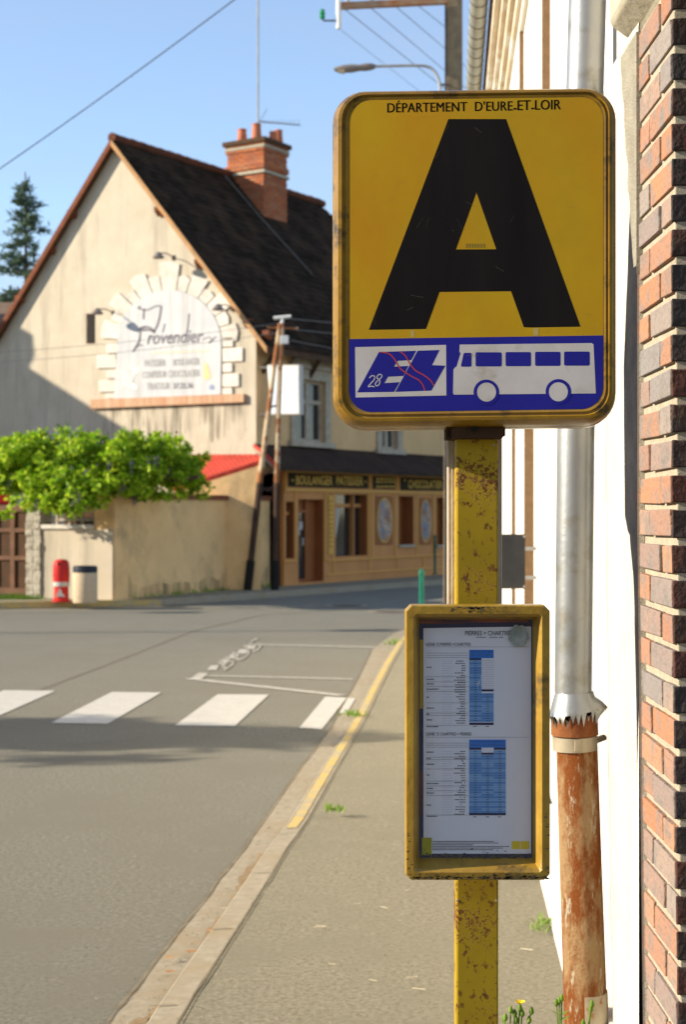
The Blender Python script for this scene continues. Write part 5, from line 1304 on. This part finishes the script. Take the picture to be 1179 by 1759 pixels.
for px in list(range(-15, 60, 6)) + list(range(170, 300, 14)) + list(range(300, 480, 26)):
    p = gr(px, 1030 if px < 70 else (1029 if px < 200 else 1029 - (px - 200) * .078), .12)
    for _ in range(28):
        q = p + V(r_.gauss(0, .12), r_.gauss(0, .05), 0); d = V(r_.gauss(0, .5), r_.gauss(0, .5), 1).normalized(); w_ = V(1, .3, 0) * .008; L = r_.uniform(.05, .18)
        wm.poly([q - w_, q + w_, q + d * L])
wm.build('verge_weeds', M['grass'], smooth='leaf', keep=True, kind='stuff')
# sow-thistles by the pipe
def thistle(base, heads, label, seed):
    r = random.Random(seed); t = thing('sow_thistle', base, label, 'weed')
    st = MB(); bu = MB(); pe = MB(); lv = MB(); top = base + V(0, 0, .22)
    for (px, py, kind) in heads:
        h = at(px, py, base.y - .02); mid = base.lerp(h, .55) + V(r.uniform(-.012, .012), r.uniform(-.01, .01), .02)
        st.tube([base, base.lerp(mid, .5) + V(.004, 0, 0), mid, h], [.0028, .0024, .002, .0016], 6)
        bu.lathe(h - V(0, 0, .012), [(0, .0025), (.004, .0058), (.009, .0055), (.014, .0035), (.017, .0018)], 9)
        if kind:
            for k in range(22):
                a = k * 2.4; d = V(math.cos(a), math.sin(a), .45 + .3 * r.random()).normalized(); p = h + V(0, 0, .004); w_ = V(-d.y, d.x, 0) * .0016; pe.poly([p - w_, p + w_, p + d * .014 + w_, p + d * .014 - w_])
        for k in range(3):
            p = mid.lerp(h, r.random() * .9); d = V(r.uniform(-1, 1), r.uniform(-1, 1), r.uniform(0, .6)).normalized(); w_ = d.cross(V(0, 0, 1)) * .005; lv.poly([p, p + d * .015 + w_, p + d * .032, p + d * .015 - w_])
    for k in range(9):
        p = base + V(0, 0, .04 + .03 * k); a = k * 2.4; d = V(math.cos(a), math.sin(a), .5).normalized(); w_ = V(-d.y, d.x, 0) * .018; L = .10
        lv.poly([p, p + d * L * .4 + w_ * .5, p + d * L * .7 + w_, p + d * L, p + d * L * .7 - w_, p + d * L * .4 - w_ * .5])
    st.build('stem', M['grass'], t, smooth=True); bu.build('flower_bud', M['grass'], t, smooth=True); lv.build('leaves', M['grass'], t, smooth='leaf')
    if pe.f: pe.build('petals', M['petal'], t, smooth='leaf')
thistle(V(.36, 3.45, .07), [(869, 1745, 0), (878, 1732, 0), (885, 1738, 0), (894, 1729, 1), (898, 1738, 0), (914, 1734, 0), (910, 1749, 0), (888, 1750, 0)], 'weed with a yellow flower and small buds right of the post foot', 3)
thistle(V(.52, 3.55, .07), [(962, 1716, 0), (966, 1712, 0), (957, 1720, 0), (1018, 1722, 0), (1016, 1730, 0), (1003, 1755, 0)], 'thin green budding weed in front of the rusty pipe foot', 4)
# dry leaves and scraps
lv0 = None; r_ = random.Random(9)
spots = [gr(*p, .012) for p in ((447, 1492), (452, 1480), (362, 1603), (338, 1623), (293, 1674), (291, 1650), (414, 1560), (398, 1546), (445, 1470), (330, 1640))]
for i, c in enumerate(spots):
    if lv0 is None:
        mb = MB(); mb.poly([V(-.022, 0, 0), V(-.008, .013, .006), V(.010, .011, .002), V(.024, .002, .007), V(.009, -.012, .003), V(-.009, -.010, .005)])
        me_o = mb.build('dry_leaf', mat('dry_leaf', (.34, .16, .06), (.42, .26, .12), 30, .9), smooth='leaf', label='curled brown dry leaf lying in the gutter beside the kerb', cat='leaf', group='dry leaves in the gutter'); lv0 = me_o; o = me_o
    else:
        o = lv0.copy(); COL.objects.link(o)
    o.location = c + V(0, 0, .008); o.rotation_euler = (0, 0, r_.uniform(0, 6)); k = r_.uniform(.6, 1.3); o.scale = (k, k, k)
sv0 = None
for i, p in enumerate(((548, 1594), (552, 1592), (641, 1685), (708, 1680), (615, 1553), (570, 1657), (720, 1700), (905, 1632), (395, 1562), (388, 1561), (660, 1560), (700, 1530))):
    c = gr(*p, .075 if p[0] > 400 else .012)
    if sv0 is None:
        mb = MB(); mb.box(-.022, .022, -.0015, .0015, 0, .002); mb.box(.018, .026, .0, .004, .0, .002); sv0 = mb.build('straw', mat('pale_straw', (.62, .54, .38), rough=.9), label='pale scrap of straw lying on the pavement', cat='straw', group='straw scraps on the pavement'); o = sv0
    else: o = sv0.copy(); COL.objects.link(o)
    o.location = c + V(0, 0, .002); o.rotation_euler = (0, 0, r_.uniform(-.8, .8)); k = r_.uniform(.5, 1.1); o.scale = (k, k, k)

# ---------------------------------------------------------------- bollards
b1 = thing('bollard', V((724.5 - CX) / F * 17.6, 17.6, .1), 'green steel bollard further left, clear of the yellow post', 'bollard', 'green bollards on the pavement corner')
zt = at(0, 978, 17.6).z
m1 = MB(); m1.lathe(b1.location, [(0, .029), (zt - .17, .029), (zt - .165, .034), (zt - .14, .034), (zt - .13, .028), (zt - .11, .025), (zt - .10, .010)], 16); m1.build('post', M['green_paint'], b1, smooth=True)
m1 = MB(); m1.lathe(b1.location, [(0, .07), (.02, .068), (.022, .04)], 16); m1.build('foot_plate', M['green_paint'], b1, smooth=True)
copy_thing(b1, V((768 - CX) / F * 20.0, 20.0, .1), 'green steel bollard half hidden by the left edge of the yellow post')

# ---------------------------------------------------------------- utility mast in front of the bakery corner
um = thing('trestle_mast', gr(450, 1010, .12), 'rust stained A-shaped steel mast standing in front of the bakery corner', 'utility mast')
Yq = 31.6
base_z = .12
def q3(x, y, Y=Yq): return at(x, y, Y)
A0 = q3(425, 1015); B0 = q3(472, 1012)
for (pts_, nm) in ((((425, 1008), (436, 920), (446, 830), (460, 720), (470, 640), (481, 556)), 'leg'), (((472, 1006), (474, 920), (475, 830), (478, 720), (481, 640), (485, 556)), 'leg')):
    P3 = [q3(*p) for p in pts_]; P3[0].z = .10
    m1 = MB(); m1.tube(P3[2:], [.062, .055, .05, .045], 8); up_ = m1.build(nm, M['rust_leg'], um)
    m1 = MB(); m1.tube([P3[0], P3[1], P3[2]], .064, 8); m1.build('lower_leg', M['leg_dark'], um)
    m1 = MB(); m1.tube([P3[0], P3[0].lerp(P3[1], .55)], .088, 10); m1.build('tarred_foot', M['tar'], um)
m1 = MB(); c0, c1_ = q3(447, 836), q3(474, 832)
m1.tube([c0, c0.lerp(c1_, .5) + V(0, 0, -.12), c1_], .028, 6); m1.tube([q3(450, 818), q3(474, 806)], .022, 6); m1.tube([q3(443, 862), q3(452, 840), q3(466, 838), q3(474, 862)], .024, 6); m1.tube([q3(464, 700), q3(480, 696)], .02, 6); m1.build('brace', M['leg_dark'], um)
m1 = MB(); m1.tube([q3(484, 560), q3(485, 548)], .035, 8); m1.tube([q3(470, 547), q3(500, 544)], .035, 8); m1.build('insulator_bar', M['porcelain'], um)
m1 = MB(); m1.tube([q3(458, 563), q3(512, 565)], .022, 6); m1.build('crossarm', M['rust_leg'], um)
m1 = MB(); a = q3(482, 592); m1.box(a.x, a.x + .17, Yq - .12, Yq - .05, a.z, a.z + .17); m1.build('junction_box', M['porcelain'], um, bevel=.01)

# ---------------------------------------------------------------- distribution pole, crossarm, lamp
YU = 22.0
up = thing('utility_pole', V((782 - CX) / F * YU, YU, .1), 'tall brown concrete utility pole rising behind the yellow sign', 'utility pole')
xa, xb = (768.5 - CX) / F * YU, (795 - CX) / F * YU
m1 = MB()
t_ = .035
m1.hexa([V(xa - t_, YU, 0), V(xb + t_ * .3, YU, 0), V(xb + t_ * .3, YU + .3, 0), V(xa - t_, YU + .3, 0), V(xa, YU, 10.2), V(xb, YU, 10.2), V(xb, YU + .22, 10.2), V(xa, YU + .22, 10.2)])
m1.build('shaft', M['pole_wood'], up, bevel=.01)
m1 = MB(); m1.tube([V(xa - .03, YU - .03, .1), V(xa - .02, YU - .03, 10)], .015, 6); m1.build('cable_run', M['cable'], up)
m1 = MB(); A = at(585, 10, YU - .1); B_ = at(770, 1, YU - .1); m1.hexa([A + V(0, 0, -.04), B_ + V(0, 0, -.04), B_ + V(0, .08, -.04), A + V(0, .08, -.04), A + V(0, 0, .05), B_ + V(0, 0, .05), B_ + V(0, .08, .05), A + V(0, .08, .05)]); m1.build('crossarm', M['rusty_arm'], up)
m1 = MB(); m1.tube([at(582, -40, YU - .12), at(582, 50, YU - .12)], .036, 8); m1.build('end_post', M['porcelain'], up)
m1 = MB(); m1.tube([at(582, 36, YU - .12), at(556, 36, YU - .12), at(554, 30, YU - .12)], .012, 6); m1.build('insulator_arm', M['cable'], up)
m1 = MB(); c = at(554, 33, YU - .12); m1.lathe(c, [(0, .03), (.03, .042), (.05, .03), (.08, .045), (.10, .03), (.13, .035), (.14, .015)], 10); m1.build('insulator', M['green_glass'], up, smooth=True)
for px in (598, 640, 678, 720): 
    m1 = MB(); m1.lathe(at(px, 3, YU - .06), [(0, .02), (.03, .035), (.07, .03), (.09, .012)], 8); m1.build('insulator', M['porcelain'], up, smooth=True)
for i, ((x0, y0), (x1, y1), lab) in enumerate((((592, 16), (765, 153), 'nearest thin wire crossing the sky behind the street lamp'), ((635, 12), (772, 128), 'second thin wire down from the crossarm to the pole'),
                                              ((676, 8), (772, 90), 'third thin wire down from the crossarm to the pole'), ((712, 5), (772, 52), 'short upper wire from the crossarm to the pole'), ((586, 52), (718, 155), 'faint thin wire running below the white end post'))):
    A = at(x0, y0, YU - .05); B_ = at(x0 + (x1 - x0) * 1.35, y0 + (y1 - y0) * 1.35, 34)
    A2 = A; mb = MB(); pts_ = [A.lerp(B_, k / 12) for k in range(13)]
    # keep each span on its straight line of sight while it recedes
    pts_ = [at(x0 + (x1 - x0) * 1.35 * k / 12, y0 + (y1 - y0) * 1.35 * k / 12, (YU - .05) + (34 - YU) * k / 12) for k in range(13)]
    mb.tube([pts_[0], pts_[6], pts_[12]], .007 if i < 4 else .004, 5); mb.build('overhead_wire', M['cable_pale'], label=lab, cat='wire', keep=True)
# street lamp
sl2 = thing('street_lamp', at(762, 152, YU - .2), 'grey street lamp on a curved arm clamped to the utility pole', 'street lamp')
m1 = MB(); yl_ = YU - .2; arm = [(758, 200), (756, 150), (752, 132), (744, 120), (733, 114.5), (715, 113), (680, 113.5), (642, 114.5)]
m1.tube([at(*p, yl_) for p in smooth_pts(arm, 4)], .022, 8); m1.build('lamp_arm', M['grey_metal'], sl2, smooth=True)
m1 = MB(); pts_ = [(645, 115), (638, 115), (628, 116), (618, 117), (605, 118), (590, 119), (578, 119.5), (574, 119.5)]; rr = [.03, .05, .055, .045, .06, .055, .035, .02]
m1.tube([at(*p, yl_) for p in pts_], rr, 12); m1.build('lamp_head', M['lamp_grey'], sl2, smooth=True)
m1 = MB(); m1.tube([at(592, 122, yl_), at(580, 121.5, yl_)], [.05, .03], 10); m1.build('lamp_lens', mat('lamp_lens', (.45, .36, .26), rough=.3), sl2, smooth=True)
m1 = MB(); m1.tube([at(756, 146, yl_), at(770, 146, YU)], .02, 6); m1.build('clamp', M['lamp_grey'], sl2)

# overhead cables
def cable(name, a, b, sag, rad, label, m_='cable_pale'):
    mb = MB(); pts_ = []
    for k in range(25):
        t = k / 24; p = a.lerp(b, t); p.z -= sag * 4 * t * (1 - t); pts_.append(p)
    mb.tube(pts_, rad, 5); return mb.build(name, M[m_], label=label, cat='cable', keep=True)
cable('overhead_cable', at(-420, 560, 24), at(560, -120, 20), .18, .009, 'long thin dark cable sloping across the open sky at upper left', 'cable')
for i, (y0, y1, lab) in enumerate(((548, 553, 'top wire from the trestle mast across the dark roof'), (566, 571, 'second wire from the trestle mast across the dark roof'), (585, 598, 'lowest wire from the trestle mast above the bakery eaves'))):
    cable('mast_wire', at(500, y0, Yq), at(820, y0 + (y1 - y0) * 4, 36), .05, .008, lab)
for i, (y0, y1, lab) in enumerate(((556, 614, 'upper slack wire crossing the gable to the trestle mast'), (572, 632, 'lower slack wire crossing the gable to the trestle mast'))):
    cable('slack_wire', at(478, y0, Yq), at(-200, y1, 31), .12, .005, lab)

# ---------------------------------------------------------------- conifer and trees
def conifer(base, height, rad, label, seed, z_start=2.0):
    r = random.Random(seed); t = thing('conifer', base, label, 'tree')
    mb = MB(); mb.tube([base, base + V(.05, 0, height * .5), base + V(0, 0, height)], [.17, .10, .02], 8); mb.build('trunk', M['bark'], t, smooth=True)
    nd = MB(); bb = MB(); z = z_start
    while z < height - .2:
        f = 1 - z / height; L0 = rad * (f ** .85) + .12
        for k in range(r.choice((4, 5, 5, 6))):
            a = r.uniform(0, 6.283); L = L0 * r.uniform(.55, 1.15); d = V(math.cos(a), math.sin(a), r.uniform(-.05, .25)); p0 = base + V(0, 0, z + r.uniform(-.15, .15))
            tip = p0 + d * L + V(0, 0, -.15 * L); bb.tube([p0, p0.lerp(tip, .5) + V(0, 0, .04), tip], [.03, .02, .006], 4, False)
            for j in range(int(62 * L) + 16):
                s = r.uniform(.22, 1.02); q = p0.lerp(tip, s) + V(r.gauss(0, .10), r.gauss(0, .10), r.gauss(0, .07)) * (1.3 - .5 * s)
                e = (d * r.uniform(.3, 1) + V(r.gauss(0, .7), r.gauss(0, .7), r.gauss(.1, .4))).normalized(); w_ = e.cross(V(r.gauss(0, 1), r.gauss(0, 1), 1)).normalized() * .038; l = r.uniform(.12, .26)
                nd.poly([q - w_, q + w_, q + e * l + w_ * .3, q + e * l - w_ * .3])
        z += r.uniform(.34, .50)
    bb.build('branches', M['bark'], t); nd.build('crown', M['needle'], t, smooth='leaf')
cb_ = at(43, 880, 52); conifer(V(cb_.x, cb_.y, 0), H + (CY - 296) / F * 52, 2.7, 'tall dark conifer with gaps in its crown behind the bakery gable', 4, 5.0)
cb_ = at(80, 880, 66); conifer(V(cb_.x, cb_.y, 0), H + (CY - 430) / F * 66, 2.2, 'second conifer mostly hidden behind the left roof slope', 8, 5.0)

# street tree on the left pavement, just outside the picture: its crown throws the bands of shade on the road
def street_tree(base, zc, rx, ry, rz, n, label, seed):
    r = random.Random(seed); t = thing('street_tree', base, label, 'tree')
    mb = MB(); mb.tube([base, base + V(.05, 0, zc * .6), base + V(0, 0, zc)], [.10, .08, .04], 8)
    for k in range(7): a = k * .9; mb.tube([base + V(0, 0, zc * .7), base + V(rx * .6 * math.cos(a), ry * .6 * math.sin(a), zc + rz * .4 * math.sin(k))], [.04, .012], 5)
    mb.build('trunk', M['bark'], t, smooth=True)
    lf = MB(); subs = [V(r.gauss(0, .5) * rx, r.gauss(0, .5) * ry, r.gauss(0, .5) * rz) for _ in range(26)]
    for _ in range(n):
        q = r.choice(subs) + V(r.gauss(0, .16), r.gauss(0, .10), r.gauss(0, .10)); leaf(lf, base + V(0, 0, zc) + q, .14, r)
    lf.build('crown', M['leaf_street'], t, smooth='leaf')
def caster(px, py, z):     # where a thing of height z must stand so that its shade falls on this spot of the road
    g_ = gr(px, py); return V(g_.x + S.x / S.z * z, g_.y + S.y / S.z * z, 0)
for k, (px, py, z, rx, ry, rz, n) in enumerate(((40, 1262, 4.0, 1.1, .95, .45, 5200), (360, 1268, 4.1, .9, .65, .35, 1500))):
    street_tree(caster(px, py, z) if k == 0 else caster(px, py, z), z, rx, ry, rz, n, ('leafy young street tree left of the view, nearest the crossing', 'thin young street tree left of the view, with a sparse crown')[k], 20 + k)
for k, (px, py, h_) in enumerate(((560, 1084, 4.6), (240, 1053, 4.2))):
    b_ = caster(px, py, h_); lpn = thing('lamp_column', b_, ('grey lamp column left of the view beyond the crossing', 'far grey lamp column left of the view near the gate')[k], 'lamp column')
    m1 = MB(); m1.tube([b_, b_ + V(0, 0, h_ * .3), b_ + V(0, 0, h_)], [.11, .07, .05], 12); m1.build('column', M['grey_metal'], lpn, smooth=True)
    m1 = MB(); m1.lathe(b_ + V(0, 0, h_), [(0, .06), (.1, .2), (.35, .24), (.42, .1)], 14); m1.build('lamp_head', M['lamp_grey'], lpn, smooth=True)

# house at the left of the crossroads whose roof shades the lower left of the gable
shade_pts = [(-260, 470), (0, 556), (57, 585), (60, 612), (50, 632), (50, 641), (232, 757), (275, 860), (275, 1000), (-260, 1000)]
T = 13.5
nh = MB(); q = [gp(*p) + S * T for p in shade_pts]
for p in q[-3:]: p.z = 0
q[-4].z = q[-4].z
back = u * 9
nh.prism(q, back)
nho = thing('neighbour_house', V(q[-1].x, q[-1].y, 0), 'ochre neighbouring house left of the view whose roof shades the gable', 'house')
nh.build('wall', M['ochre'], nho)
nr = MB(); ap = q[0]
for a, b in ((q[0], q[2]), (q[5], q[6])):
    w_ = V(0, 0, .12); nr.hexa([a - u * .0, b - u * .0, b + back, a + back, a + w_, b + w_, b + back + w_, a + back + w_])
nr.build('roof', M['far_tile'], nho)
# brown roof glimpsed behind the conifer at the left edge
fr = thing('far_cottage', at(-30, 880, 46) * 1.0, 'low brown roofed cottage glimpsed behind the gable at the left edge', 'house')
fr.location.z = 0
a = at(-60, 560, 46); b = at(14, 528, 46); m1 = MB(); m1.prism([V(a.x - 5, 46, 0), V(b.x, 46, 0), V(b.x, 46, b.z - .7), V(a.x - 5, 46, b.z - .7)], V(0, 6, 0)); m1.build('wall', M['ochre'], fr)
m1 = MB(); m1.prism([V(a.x - 5, 45.7, b.z - .7), V(b.x + .2, 45.7, b.z - .7), V(b.x + .1, 48.5, b.z + .35), V(a.x - 5, 48.5, b.z + .35)], V(0, 0, .14)); m1.build('roof', M['far_tile'], fr)

# unseen houses added behind and to the left of the camera to block skylight
def plain_house(name, x0, x1, y0, y1, h, hr, m_, label, along):
    t = thing(name, V((x0 + x1) / 2, (y0 + y1) / 2, 0), label, 'house')
    b = MB(); b.box(x0, x1, y0, y1, 0, h); b.build('wall', m_, t)
    r = MB(); e = .35
    if along == 'x':
        ym = (y0 + y1) / 2; r.prism([V(x0 - e, y0 - e, h - .1), V(x0 - e, y1 + e, h - .1), V(x0 - e, ym, hr)], V(x1 - x0 + 2 * e, 0, 0))
    else:
        xm = (x0 + x1) / 2; r.prism([V(x0 - e, y0 - e, h - .1), V(x1 + e, y0 - e, h - .1), V(xm, y0 - e, hr)], V(0, y1 - y0 + 2 * e, 0))
    r.build('roof', M['far_tile'], t)
    n = int(((x1 - x0) if along == 'x' else (y1 - y0)) / 2.6)
    for k in range(n):
        for z in (1.0, 3.7):
            if z + 1.4 > h: continue
            w_ = MB(); c = 1.3 + k * 2.6
            if along == 'x': w_.box(x0 + c - .5, x0 + c + .5, y1 - .02, y1 + .03, z, z + 1.4)
            else: w_.box(x1 - .02, x1 + .03, y0 + c - .5, y0 + c + .5, z, z + 1.4)
            w_.build('window', M['glass'], t)
plain_house('added_rear_house', -9, 9, -17, -9, 5.6, 8.6, M['ochre'], 'unseen ochre house added behind the camera to block skylight', 'x')
plain_house('added_facing_house', -34, -25, -14, 6, 4.6, 6.6, M['gwall'], 'unseen tan house added far left of the view to block skylight', 'y')
plain_house('added_facing_house', -35, -26, 8, 24, 4.4, 6.4, M['ochre'], 'unseen ochre house added left of the crossing to block skylight', 'y')
